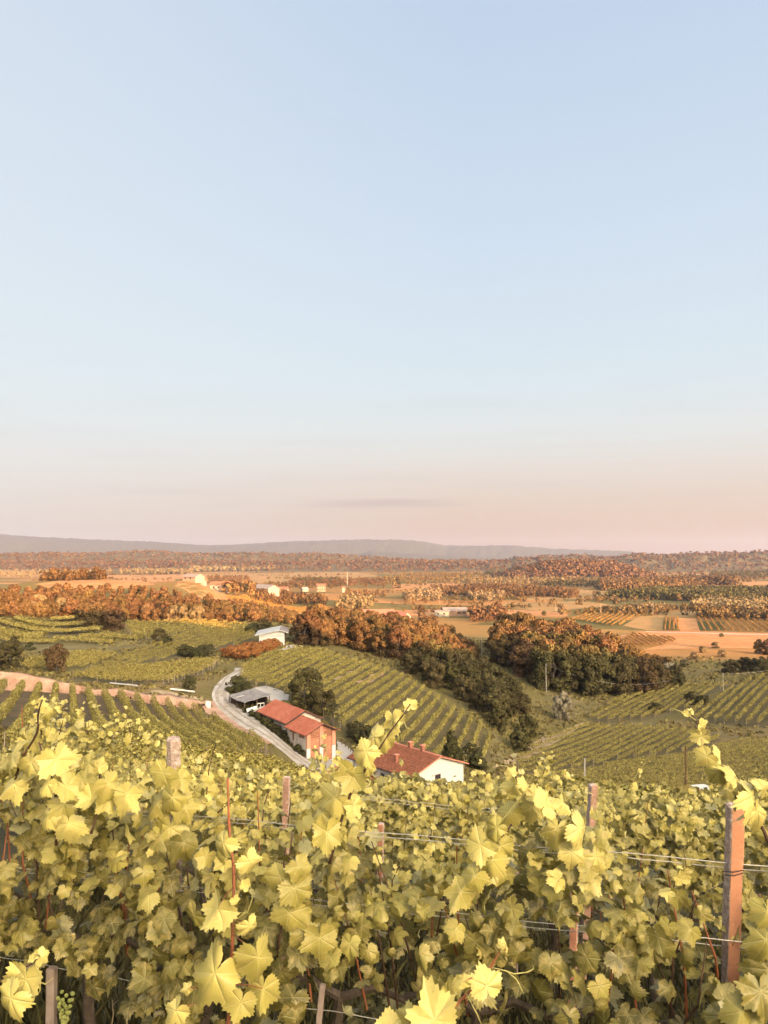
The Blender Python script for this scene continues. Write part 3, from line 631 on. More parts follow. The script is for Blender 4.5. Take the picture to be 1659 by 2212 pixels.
# lit ones farther off
vineyard([(80, 1262), (150, 1255), (250, 1251), (300, 1257), (320, 1263), (200, 1272), (110, 1270)], (35, 3), 9, lambda k, n: f'{ordw(k)} lit vine row on the hilltop at far left', 'lit rows on the left hilltop', 30, .6, 2.0, 1.2, posts=False, seed=15, far='lit', rmin=250)
vineyard([(385, 1266), (420, 1256), (470, 1279), (500, 1291), (470, 1300), (420, 1290)], (30, -8), 8, lambda k, n: f'{ordw(k)} lit vine row on the slope below the hilltop farm', 'lit rows below the hilltop farm', 30, .6, 2.0, 1.0, posts=False, seed=16, far='lit', rmin=250)
vineyard([(485, 1291), (560, 1286), (695, 1309), (720, 1320), (640, 1328), (545, 1320)], (30, -6), 9, lambda k, n: f'{ordw(k)} lit vine row on the slope behind the near wood', 'lit rows behind the near wood', 26, .6, 2.0, 1.1, posts=False, seed=17, far='lit', rmin=250)
vineyard([(1331, 1394), (1365, 1370), (1445, 1379), (1470, 1384), (1425, 1397), (1365, 1402)], (.12, 1), 3.6, lambda k, n: f'{ordw(k)} sunlit vine row from the left on the knoll above the dark wood', 'sunlit rows on the knoll', 22, .4, 1.9, .8, posts=False, seed=18, far='lit', rmin=250)
vineyard([(1436, 1335), (1468, 1335), (1469, 1363), (1434, 1363)], (.39, 1), 2.9, lambda k, n: f'{ordw(k)} dark row of the narrow striped vineyard on the plain', 'rows of the narrow striped vineyard', 18, .45, 2.0, .8, posts=False, seed=19, far='lit', rmin=300, m=M_DARK)
vineyard([(1507, 1337), (1700, 1343), (1720, 1368), (1515, 1364)], (.38, 1), 4.6, lambda k, n: f'{ordw(k)} row from the fallow square in the wide striped vineyard', 'rows of the wide striped vineyard', 16, .48, 2.0, .8, posts=False, seed=20, far='lit', rmin=300)
vineyard([(1230, 1340), (1268, 1327), (1383, 1331), (1330, 1356), (1300, 1350)], (.45, 1), 4.4, lambda k, n: f'{ordw(k)} row from the left in the sunlit vineyard beyond the dark wood', 'rows of the sunlit vineyard on the plain', 16, .48, 2.0, .8, posts=False, seed=21, far='lit', rmin=300)
for _l, _m, _t in ((FAR, M_TERRACE, 'rows of far off vines on the left terraces'), (FAR_LIT, M_SUNVINE, 'rows of far off vines on the lit hills and the plain')):
    _v = np.concatenate(_l); _c = _v.mean(0)
    tag(link('distant_vines', npmesh('distant_vines', _v - _c, np.arange(len(_v)).reshape(-1, 4), _m), None, _c), _t, 'vines', None, 'stuff')
# ------------------------------------------------------------------ woods and single trees
OAK = Kind('broadleaf_tree', 'tree', M_TREE, 6, 21, H=14, W=10, base=.02, lumps=60, leaves=7000, leaf=.46, lump=.27, droop=.6)
SHADY = Kind('dark_tree', 'tree', M_SHADELEAF, 6, 22, H=10, W=8.0, base=.02, lumps=46, leaves=5600, leaf=.40, lump=.29, droop=.6)
WILLOW = Kind('willow_tree', 'tree', M_PALE, 3, 23, H=9, W=7, base=.03, lumps=46, leaves=5200, leaf=.36, lump=.27, droop=.8)
SHRUB = Kind('shrub', 'shrub', M_DARK, 4, 24, H=3, W=3.4, base=.02, lumps=22, leaves=1500, leaf=.25, lump=.42)
RUSTY = Kind('rusty_shrub', 'shrub', M_RUST, 3, 25, H=3, W=3.6, base=.02, lumps=20, leaves=1300, leaf=.28, lump=.42)
rng = np.random.default_rng(40)
pxof = lambda x, y: CX + FPX * x / y
def wood(kind_, px, d, H, label, group, rmin=150, extra=None, falloff=None, vary=(.78, 1.12)):
    P = poly_xy(px, rmin) if extra is None else extra
    Q = scatter(P, d, rng); print('wood', group, len(Q))
    for x, y in Q:
        kind = kind_(x, y) if callable(kind_) else kind_
        h = H * rng.uniform(*vary)
        if falloff: h *= falloff(x, y)
        kind.put(x, y, h, label, group)
ramp1 = lambda x, y: float(np.interp(pxof(x, y), [640, 850, 900, 960, 1000, 1040], [1.0, .95, .85, .78, .55, .35]))
wood(OAK, [(648, 1393), (760, 1400), (870, 1428), (935, 1442), (1010, 1432), (1036, 1424), (1000, 1402), (900, 1380), (800, 1372), (690, 1372)], 6.0, 12.8,
     'big tree of the near wood with its top lit orange by low sun', 'trees of the near wood', 150, falloff=ramp1)
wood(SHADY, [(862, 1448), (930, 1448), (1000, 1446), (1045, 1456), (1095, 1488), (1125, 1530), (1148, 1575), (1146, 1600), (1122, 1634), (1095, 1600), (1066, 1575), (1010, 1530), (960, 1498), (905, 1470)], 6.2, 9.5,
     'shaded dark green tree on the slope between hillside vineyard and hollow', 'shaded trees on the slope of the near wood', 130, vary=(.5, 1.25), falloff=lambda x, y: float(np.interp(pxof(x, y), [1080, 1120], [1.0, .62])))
W2 = poly_xy([(1072, 1436), (1120, 1452), (1180, 1488), (1260, 1503), (1330, 1503), (1430, 1492), (1470, 1480), (1430, 1455), (1330, 1432), (1200, 1408), (1095, 1400)], 200)
DEEP = Kind('dark_tree', 'tree', M_SHADELEAF, 4, 31, H=14, W=10, base=.02, lumps=56, leaves=6600, leaf=.44, lump=.28, droop=.6)
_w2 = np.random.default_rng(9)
wood(lambda x, y: DEEP if y < 280 + .1 * x + _w2.normal() * 12 else OAK, None, 6.8, 17.2, 'tall tree of the wood beyond the hollow, lower half in shade', 'trees of the wood beyond the hollow', extra=W2,  # front trees take the darker leaves, painting the wood's shaded face
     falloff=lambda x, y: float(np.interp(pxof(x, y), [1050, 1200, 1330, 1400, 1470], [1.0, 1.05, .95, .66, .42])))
LOWOAK = Kind('bushy_tree', 'tree', M_TREE, 5, 27, H=8, W=7.5, base=.01, lumps=40, leaves=3600, leaf=.42, lump=.30, droop=.5)
wood(LOWOAK, [(-40, 1334), (130, 1328), (205, 1346), (300, 1341), (420, 1343), (560, 1350), (640, 1346), (630, 1336), (540, 1330), (420, 1318), (300, 1310), (180, 1300), (60, 1306), (-40, 1312)], 5.6, 7.6,
     'orange lit bushy tree along the front of the wood on the left hillside', 'trees of the wood on the left hillside', 220, vary=(.6, 1.15))
LEFTBACK = [(-40, 1312), (60, 1306), (180, 1300), (300, 1310), (420, 1318), (540, 1330), (630, 1336), (610, 1322), (540, 1316), (440, 1304), (390, 1292), (300, 1282), (180, 1276), (60, 1284), (-40, 1292)]
for px, py, H in ((80, 1322, 9), (65, 1330, 7), (315, 1338, 8), (375, 1341, 7.5), (395, 1342, 8), (425, 1343, 8), (130, 1325, 8)):
    g = G(px, py, 220); WILLOW.put(g.x, g.y, H, 'pale rosy round tree at the front edge of the left hillside wood', 'pale trees at the edge of the left wood')
def one(kind, px, py, H, label, group=None, wide=1.0, rmin=100):
    g = G(px, py, rmin); return kind.put(g.x, g.y, H, label, group, wide=wide)
one(LOWOAK, 215, 1358, 9.5, 'tree with dark shaded foot standing forward of the left wood', wide=1.1)
one(LOWOAK, 246, 1361, 9, 'second forward tree beside it at the end of the terraces', wide=1.2)
one(SHADY, 343, 1392, 6.0, 'dark round tree alone between the left terraces and vineyard', wide=1.25)
one(SHRUB, 362, 1394, 3.2, 'low dark bush at the foot of the lone round tree')
one(LOWOAK, 122, 1452, 7.5, 'reddish brown tree at the back of the small vine plot', wide=.8)
one(SHADY, 22, 1440, 8, 'dark tree cut by the left edge of the photo', wide=1.0)
one(SHADY, -10, 1446, 7, 'darker low tree behind the end of the pink bank', wide=1.3)
one(SHRUB, 66, 1405, 2.6, 'small dark bush on the dry meadow slope')
one(SHRUB, 408, 1488, 3.0, 'dark bush at the top of the low earth bank')
one(SHADY, 660, 1528, 9.6, 'broad dark tree behind the long grey barn', wide=1.15)
one(SHADY, 695, 1542, 6.5, 'second dark tree close behind the red roofed barn', wide=1.2)
one(SHRUB, 506, 1494, 3.6, 'big leafy bush at the bend of the gravel track', wide=1.3)
one(SHRUB, 525, 1500, 3.0, 'leafy bush behind the corner of the grey roofed shed', wide=1.2)
for px, py, H in ((768, 1596, 3.4), (785, 1610, 3.8), (805, 1614, 3.0)):
    one(SHRUB, px, py, H, 'dark bush under the lowest vine rows beside the yard fence', 'bushes beside the yard fence')
SILVER = Kind('willow_tree', 'tree', mat('silver_leaves', (.26, .215, .145), .8, None, None, .12, island=.3), 2, 33, H=9, W=7, base=.02, lumps=50, leaves=5600, leaf=.34, lump=.25, droop=.8)
one(SILVER, 1216, 1556, 9.5, 'silvery pale tree alone in the meadow hollow', wide=.95)
one(SILVER, 1448, 1478, 9.5, 'large grey green willow right of the wood', wide=1.25)
one(SILVER, 1428, 1488, 6.0, 'smaller grey willow in front of the large one', wide=1.0)
one(SHADY, 1465, 1484, 6.0, 'dark tree right of the grey willow', wide=1.2)
for px, py, H, w in ((1580, 1455, 6, 1.5), (1610, 1450, 6.5, 1.4), (1640, 1452, 7, 1.3), (1668, 1450, 7, 1.2)):
    one(SHADY, px, py, H, 'bushy green tree in the clump above the right valley vineyard', 'clump above the right valley vineyard', w)
for px, py, H in ((1640, 1412, 8), (1662, 1414, 9), (1690, 1416, 9)):
    one(OAK, px, py, H, 'rust brown tree at the right edge under the stubble field', 'rust brown trees at the right edge')
one(SHRUB, 1505, 1520, 4, 'dark bush breaking the rows of the upper valley vineyard', wide=1.6)
one(SHRUB, 1420, 1538, 3, 'dark bush at the near end of the clipped valley rows', wide=1.5)
for px, py in ((1520, 1410), (1545, 1400), (1500, 1425), (1560, 1420), (1480, 1440)):
    one(WILLOW, px, py, 4.0, 'grey green bush on the rough slope right of the willow', 'bushes on the rough slope', 1.5)
# rust coloured hedge before the white shed
for i, (px, py) in enumerate([(492, 1418), (505, 1420), (518, 1416), (530, 1412), (541, 1410), (552, 1412), (562, 1409), (572, 1406), (583, 1404), (593, 1402), (525, 1424), (548, 1420)]):
    one(RUSTY, px, py, 3.2, 'rust coloured bush in the hedge in front of the white shed', 'rust coloured hedge bushes', 1.2)
for px, py in ((415, 1420), (400, 1416), (425, 1424), (445, 1415), (548, 1364), (560, 1366), (575, 1362), (540, 1368)):
    one(SHRUB, px, py, 3.4, 'dark bush among the vines left of the white shed', 'bushes left of the white shed', 1.4)
for i, (px, py, H) in enumerate([(560, 1556, 1.5), (569, 1564, 1.3), (577, 1571, 1.6), (586, 1578, 1.4), (595, 1585, 1.7), (604, 1592, 1.4), (613, 1598, 1.6), (622, 1606, 1.2), (645, 1626, 1.5), (658, 1634, 1.3), (534, 1540, 1.2), (545, 1548, 1.4)]):
    one(SHRUB, px, py, H, 'low dark bush along the foot of the plaster barn wall', 'bushes along the barn wall', 1.2)
# conifer beside the white house
CON = Kind('cypress', 'conifer', M_DARK, 1, 29, H=8, W=5.2, base=.02, lumps=60, leaves=6000, leaf=.26, lump=.26, cone=.85, droop=.5)
CON.put(*at(975, 1625, 140)[:2], 9.5, 'dark pointed conifer behind the white house')
one(SHRUB, 1010, 1650, 4, 'dark bush at the right corner of the white house', wide=1.2)
one(SHRUB, 1030, 1662, 3.4, 'second dark bush below the right corner of the white house', wide=1.3)
# palm behind the barn: a crown of drooping fans
def palm():
    g = G(718, 1568, 120); o = empty('palm_tree', g); tag(o, 'shaggy palm at the far corner of the red roofed barn', 'palm')
    b = MB(); b.tube([(0, 0, -.3), (.1, 0, 1.5), (.1, .1, 3.2)], [.28, .24, .22], 8); b.build('trunk', M_BARK, o)
    r = random.Random(3)
    for i in range(22):
        a = r.uniform(0, 6.28); el = r.uniform(-.5, 1.2); b = MB(); c, s = math.cos(a), math.sin(a); l = r.uniform(1.0, 1.4)
        hub = Vector((.1 + c * math.cos(el) * l, .1 + s * math.cos(el) * l, 3.3 + math.sin(el) * l)); d = Vector((c * math.cos(el), s * math.cos(el), math.sin(el) - .3)).normalized(); sd_ = d.cross(Vector((0, 0, 1))).normalized()
        b.tube([(.1, .1, 3.2), hub], [.03, .02], 4)
        for k in range(-6, 7):
            f = (d * math.cos(k * .24) + sd_ * math.sin(k * .24)).normalized(); t = hub + f * .95 + Vector((0, 0, -.3)); w = f.cross(Vector((0, 0, 1))).normalized() * .06
            m_ = hub + f * .5; b.add([hub, m_ + w, t, m_ - w], [(0, 1, 2, 3)])
        b.build('frond', M_DARK, o)
palm()
# ------------------------------------------------------------------ building materials
M_PLASTER = mat('old_plaster', (.56, .48, .40), .95, [(.55, (.40, .33, .27), .45, .62), (1.3, (.62, .55, .47), .52, .7), (2.6, (.22, .16, .12), .60, .74), (9, (.44, .36, .30), .5, .8)], (6, .5, .03))
M_WHITE = mat('white_render', (.60, .57, .53), .9, [(.6, (.64, .60, .55), .5, .75)], (20, .15, .01))
M_PINK = mat('salmon_paint', (.62, .255, .165), .85, [(1.2, (.54, .21, .14), .45, .7)])
M_REDROOF = mat('red_roof', (.40, .108, .056), .8, [(.35, (.46, .145, .08), .42, .62), (1.7, (.24, .07, .045), .52, .72), (6, (.42, .19, .13), .6, .75)], (14, .3, .02))
M_GREYROOF = mat('grey_roof', (.25, .225, .215), .95, [(.8, (.17, .15, .145), .45, .65), (3, (.33, .30, .28), .55, .72)], (8, .6, .03))
M_TRIM = mat('dark_trim', (.055, .035, .030), .7)
M_DARKHOLE = mat('dark_opening', (.018, .014, .012), .9)
M_METALROOF = mat('pale_metal_roof', (.44, .43, .42), .6, [(.4, (.36, .345, .34), .45, .65)], None, .4)
M_SHADYROOF = mat('brown_shaded_roof', (.23, .19, .17), .7)
M_GLASS = mat('window_glass', (.03, .03, .035), .1, spec=.6)
M_SHUTTER = mat('brown_shutter', (.12, .055, .035), .7)
def brick_mat():
    m = bpy.data.materials.new('red_brick'); m.use_nodes = True; n = m.node_tree; n.nodes.clear()
    P = nd(n, 'ShaderNodeTexCoord').outputs['Object']
    mp = nd(n, 'ShaderNodeMapping', {0: P, 'Rotation': (R(90), 0, 0)})
    br = nd(n, 'ShaderNodeTexBrick', {'Vector': mp.outputs[0], 'Color1': (.43, .135, .06, 1), 'Color2': (.33, .10, .05, 1), 'Mortar': (.42, .27, .19, 1), 'Scale': 1.0, 'Mortar Size': .018, 'Brick Width': .34, 'Row Height': .13})
    t = nd(n, 'ShaderNodeTexNoise', {'Vector': nd(n, 'ShaderNodeMapping', {0: P, 'Scale': (.9, .9, 1.6)}).outputs[0], 'Scale': 1.3, 'Detail': 5.0})
    c = mix(n, nd(n, 'ShaderNodeMapRange', {0: t.outputs[0], 1: .52, 2: .68, 3: 0, 4: .8}).outputs[0], br.outputs[0], (.52, .26, .16))
    b = nd(n, 'ShaderNodeBsdfPrincipled', {'Base Color': c, 'Roughness': .9, 'Specular IOR Level': .2,
        'Normal': nd(n, 'ShaderNodeBump', {'Height': br.outputs['Fac'], 'Strength': .4, 'Distance': -.02}).outputs[0]})
    nd(n, 'ShaderNodeOutputMaterial', {0: b.outputs[0]}); return m
M_BRICK = brick_mat()
def tile_mat(name, c1, c2, c3):
    """rows of curved clay tiles; the object's y runs down the slope, x along the eaves"""
    m = bpy.data.materials.new(name); m.use_nodes = True; n = m.node_tree; n.nodes.clear()
    P = nd(n, 'ShaderNodeTexCoord').outputs['Object']
    br = nd(n, 'ShaderNodeTexBrick', {'Vector': P, 'Color1': (*c1, 1), 'Color2': (*c2, 1), 'Mortar': (*c3, 1), 'Scale': 1.0, 'Mortar Size': .035, 'Mortar Smooth': .6, 'Brick Width': .34, 'Row Height': .42, 'Bias': .1})
    t = nd(n, 'ShaderNodeTexNoise', {'Vector': P, 'Scale': .8, 'Detail': 5.0})
    t2 = nd(n, 'ShaderNodeTexNoise', {'Vector': P, 'Scale': 3.5, 'Detail': 4.0})
    c = mix(n, nd(n, 'ShaderNodeMapRange', {0: t.outputs[0], 1: .45, 2: .7, 3: 0, 4: .6}).outputs[0], br.outputs[0], tuple(v * .62 for v in c2))
    c = mix(n, nd(n, 'ShaderNodeMapRange', {0: t2.outputs[0], 1: .55, 2: .72, 3: 0, 4: .55}).outputs[0], c, (.44, .25, .17))
    b = nd(n, 'ShaderNodeBsdfPrincipled', {'Base Color': c, 'Roughness': .9, 'Specular IOR Level': .15,
        'Normal': nd(n, 'ShaderNodeBump', {'Height': br.outputs['Fac'], 'Strength': .7, 'Distance': -.06}).outputs[0]})
    nd(n, 'ShaderNodeOutputMaterial', {0: b.outputs[0]}); return m
M_TILE = tile_mat('clay_tiles', (.42, .140, .072), (.29, .105, .06), (.12, .05, .035))

# ------------------------------------------------------------------ the brick and plaster barn
# local frame: x along the gable (left to right), y away from the camera along the barn, z up; origin at the front left corner
def roof_pair(b, x0, x1, y0, y1, ze, zr, t, over):
    """two roof slopes over a gable x0..x1, with overhang at the eaves"""
    xm = (x0 + x1) / 2; k = (zr - ze) / (xm - x0); lo = ze - k * over
    b.prism([(x0 - over, y0, lo), (xm, y0, zr), (xm, y0, zr + t), (x0 - over, y0, lo + t)], (0, y1 - y0, 0))
    b.prism([(xm, y0, zr), (x1 + over, y0, lo), (x1 + over, y0, lo + t), (xm, y0, zr + t)], (0, y1 - y0, 0))
def gable_shell(b, x0, x1, y0, y1, z0, ze, zr, t=.35, front=True, back=True):
    xm = (x0 + x1) / 2
    b.box(x0, x0 + t, y0, y1, z0, ze); b.box(x1 - t, x1, y0, y1, z0, ze)
    for on, a in ((front, y0), (back, y1 - t)):
        if on:
            b.box(x0 + t, x1 - t, a + .001, a + t - .001, z0, ze)
            b.prism([(x0, a, ze), (x1, a, ze), (xm, a, zr)], (0, t, 0))
BARN_RZ = math.atan2(.544, .839)
def barn():
    o = empty('barn', (-13.9, 136.8, EYE - 37.6), BARN_RZ); tag(o, 'long plaster and brick barn with red roof beside the gravel track', 'barn')
    Wd, L1, L2 = 5.9, 8.3, 21.3; ze, zr = 5.75, 7.15; ze2, zr2 = 6.2, 7.95
    # long rear section
    b = MB(); gable_shell(b, .1, Wd + 1.3, L1 + .002, L2, -1, ze2, zr2); b.build('wall', M_PLASTER, o)['label'] = 'stained grey plaster wall of the long rear section'
    b = MB(); roof_pair(b, .1, Wd + 1.3, L1 - .28, L2 + .35, ze2 + .02, zr2 + .02, .14, .55); rf = b.build('roof', M_REDROOF, o); rf['label'] = 'higher red roof of the long rear section'
    xm = (.1 + Wd + 1.3) / 2; kk = (zr2 - ze2) / (xm - .1)
    b = MB()
    for sg in (0, 1):
        P = [(-.46, L1 - .36, ze2 - kk * .56 - .22), (xm, L1 - .36, zr2 - .2), (xm, L1 - .36, zr2 + .12), (-.46, L1 - .36, ze2 - kk * .56 + .12)]
        if sg: P = [(2 * xm - x, y, z) for x, y, z in P][::-1]
        b.prism(P, (0, .07, 0))
    b.build('verge_trim', M_TRIM, rf)
    b = MB()
    b.prism([(-.62, L1 - .2, ze2 - .42), (-.47, L1 - .2, ze2 - .42), (-.47, L1 - .2, ze2 - .30), (-.62, L1 - .2, ze2 - .30)], (0, L2 - L1 + .4, 0)); b.build('gutter', M_TRIM, rf)
    # front section: plaster side wall, brick gable between painted pillars
    b = MB(); b.box(0, .35, .36, L1, -1, ze); b.box(Wd - .35, Wd, .36, L1, -1, ze); b.box(.35, Wd - .35, L1 - .35, L1 - .002, -1, ze)
    b.prism([(.0, L1 - .36, ze), (Wd, L1 - .36, ze), (Wd / 2, L1 - .36, zr)], (0, .35, 0)); b.build('wall', M_PLASTER, o)['label'] = 'patchy plaster side wall of the front section'
    m_bare = mat('bare_brick', (.27, .15, .105), .95, (2, (.20, .11, .08), .4, .6))
    for P in ([(1.0, 4.6), (3.3, 4.4), (3.2, 5.5), (1.0, 5.5)], [(4.6, 4.8), (5.2, 4.75), (5.25, 3.5), (5.9, 3.4), (6.0, 4.7), (7.2, 4.8), (7.2, 5.5), (4.6, 5.5)]):
        b = MB(); b.prism([(-.02, y, z) for y, z in P], (.04, 0, 0)); b.build('bare_brick_patch', m_bare, o)
    b = MB(); b.box(.7, 2.62, .16, .40, -1, ze - .25); b.box(3.30, Wd - .7, .16, .40, -1, ze - .25)
    b.prism([(.7, .16, ze - .25), (2.62, .16, ze - .25), (2.62, .16, zr - .32), (.7, .16, ze + .20)], (0, .24, 0))
    b.prism([(3.30, .16, ze - .25), (Wd - .7, .16, ze - .25), (Wd - .7, .16, ze + .20), (3.30, .16, zr - .32)], (0, .24, 0))
    gb = b.build('brick_gable', M_BRICK, o)
    b = MB()
    for x in np.arange(.85, Wd - .8, .21):
        if 2.5 < x < 3.4: continue
        for z in (4.75, 5.1, 5.45): b.box(x, x + .09, .13, .17, z, z + .24)
    b.build('vent_lattice', mat('lattice_shadow', (.16, .05, .03), .9), gb)
    for x0, x1 in ((0, .7), (2.62, 3.30), (Wd - .7, Wd)):
        zt = ze - .02 if x0 != 2.62 else zr - .12
        b = MB(); b.mat(0).box(x0, x1, 0, .36, -1, 2.95); b.mat(1).box(x0 + .002, x1 - .002, .002, .358, 2.95, zt); b.build('pillar', [M_WHITE, M_PINK], o)
    b = MB(); b.box(1.6, 2.3, .08, .158, 2.0, 2.72); w = b.build('window', mat('window_surround', (.45, .27, .19), .9), o); b = MB(); b.box(1.68, 2.22, .06, .10, 2.08, 2.64); b.build('pane', M_DARKHOLE, w)
    for y, z in ((2.0, 1.5), (5.8, 2.0)):
        b = MB(); b.box(-.025, .02, y, y + .6, z, z + .8); b.build('vent', M_DARKHOLE, o)
    for y in (15.0, 18.6):
        b = MB(); b.box(.06, .11, y, y + .45, 5.1, 5.52); b.build('vent', M_DARKHOLE, o)
    b = MB(); roof_pair(b, 0, Wd, -.75, L1 - .30, ze + .03, zr + .03, .16, .75); rf = b.build('roof', M_REDROOF, o); rf['label'] = 'lower red roof of the front section'
    b = MB()
    for sgn in (0, 1):
        P = [(-.76, -.78, ze - .40), (Wd / 2, -.78, zr - .01), (Wd / 2, -.78, zr + .14), (-.76, -.78, ze - .24)]
        if sgn: P = [(Wd - x, y, z) for x, y, z in P][::-1]
        b.prism(P, (0, .10, 0))
    b.build('verge_board', M_TRIM, rf)
    b = MB(); b.tube([(-.1, L1 + .1, ze - .2), (-.12, L1 + .1, 1.4)], .07, 6); b.build('downpipe', M_TRIM, o)
barn()
# ------------------------------------------------------------------ grey roofed shed behind the barn, with its clutter
def grey_shed():
    c = G(548, 1535, 120); o = empty('lean_to_shed', (c.x, c.y, gz(c.x, c.y) - .1), BARN_RZ); tag(o, 'low open shed with sagging dark grey roof behind the barn', 'shed')
    # local x to the right, y away
    b = MB()
    for i in range(6):
        for j in range(5):
            x0, x1, y0, y1 = -2.6 + i * 1.05, -2.6 + (i + 1) * 1.05, -1.0 + j * 1.9, -1.0 + (j + 1) * 1.9
            f = lambda x, y: 2.15 + .17 * (x + 2.6) - .14 * math.sin((y + 1) / 9.5 * math.pi) + .06 * math.sin(x * 2.1 + y * 1.3)
            b.slab((x0, y0, f(x0, y0)), (x1, y0, f(x1, y0)), (x1, y1, f(x1, y1)), (x0, y1, f(x0, y1)), .09)
    b.build('roof', M_GREYROOF, o)
    b = MB(); b.slab((-2.2, 4.2, 2.40), (-.4, 4.2, 2.70), (-.4, 4.45, 2.70), (-2.2, 4.45, 2.40), .05); b.build('roof_batten', M_WHITE, o)
    for x, y, h in ((-2.4, -.7, 2.1), (-2.4, 3.6, 2.0), (-2.4, 8.0, 2.1), (3.3, -.7, 3.05), (3.3, 8.0, 3.05), (.4, -.7, 2.6)):
        b = MB(); b.box(x - .09, x + .09, y - .09, y + .09, -.6, h); b.build('post', M_WOOD, o)
    b = MB(); b.box(-2.2, 3.2, 7.6, 7.8, -.6, 2.05); b.build('back_wall', M_WOOD, o)
    b = MB(); b.box(3.12, 3.3, .2, 7.6, -.6, 2.6); b.build('side_wall', M_WOOD, o)
    z0 = .0
    # a pale window frame, a stack of boards and an old white cart standing in and before it
    t = empty('window_frame', (c.x, c.y, o.location.z), BARN_RZ); tag(t, 'discarded white window frame leaning under the grey shed roof', 'window frame')
    b = MB()
    for x in (.2, 1.0, 1.8): b.box(x, x + .12, -1.2, -1.12, .45, 1.75)
    for z in (.45, 1.65): b.box(.2, 1.92, -1.205, -1.115, z, z + .12)
    b.build('sash', M_WHITE, t)
    t = empty('handcart', (c.x + .6, c.y - 3.0, gz(c.x + .6, c.y - 3.0)), BARN_RZ + .3); tag(t, 'old white cart with sloping sides between grey shed and barn', 'cart')
    b = MB(); b.slab((-1.3, -.7, .55), (1.4, -.7, .8), (1.4, .7, .8), (-1.3, .7, .55), .08); b.slab((-1.3, -.72, .62), (1.4, -.72, .86), (1.4, -.95, 1.35), (-1.3, -.95, 1.1), .05); b.slab((-1.3, .72, .62), (-1.3, .95, 1.1), (1.4, .95, 1.35), (1.4, .72, .86), .05); b.build('tray', M_WHITE, t)
    for y in (-.85, .85):
        b = MB(); b.tube([(.2, y - .06, .42), (.2, y + .06, .42)], .42, 14); b.build('wheel', M_TRIM, t)
    b = MB(); b.tube([(-1.2, -.4, .6), (-2.6, -.3, .2)], .05, 6); b.tube([(-1.2, .4, .6), (-2.6, .3, .2)], .05, 6); b.build('handle', M_WHITE, t)
    t = tag(empty('board_stack', (c.x + 2.6, c.y - 2.0, gz(c.x + 2.6, c.y - 2.0)), BARN_RZ), 'stack of pale boards on trestles at the back corner of the barn', 'boards')
    b = MB(); [b.box(-1.0 + .1 * (i % 2), 1.2 - .15 * (i % 3), -.7, .6, .9 + i * .09, .97 + i * .09) for i in range(6)]; b.build('board', M_WHITE, t)
    for x in (-.7, .8):
        b = MB(); b.box(x, x + .12, -.6, .5, -.2, .9); b.build('trestle', M_WOOD, t)
grey_shed()
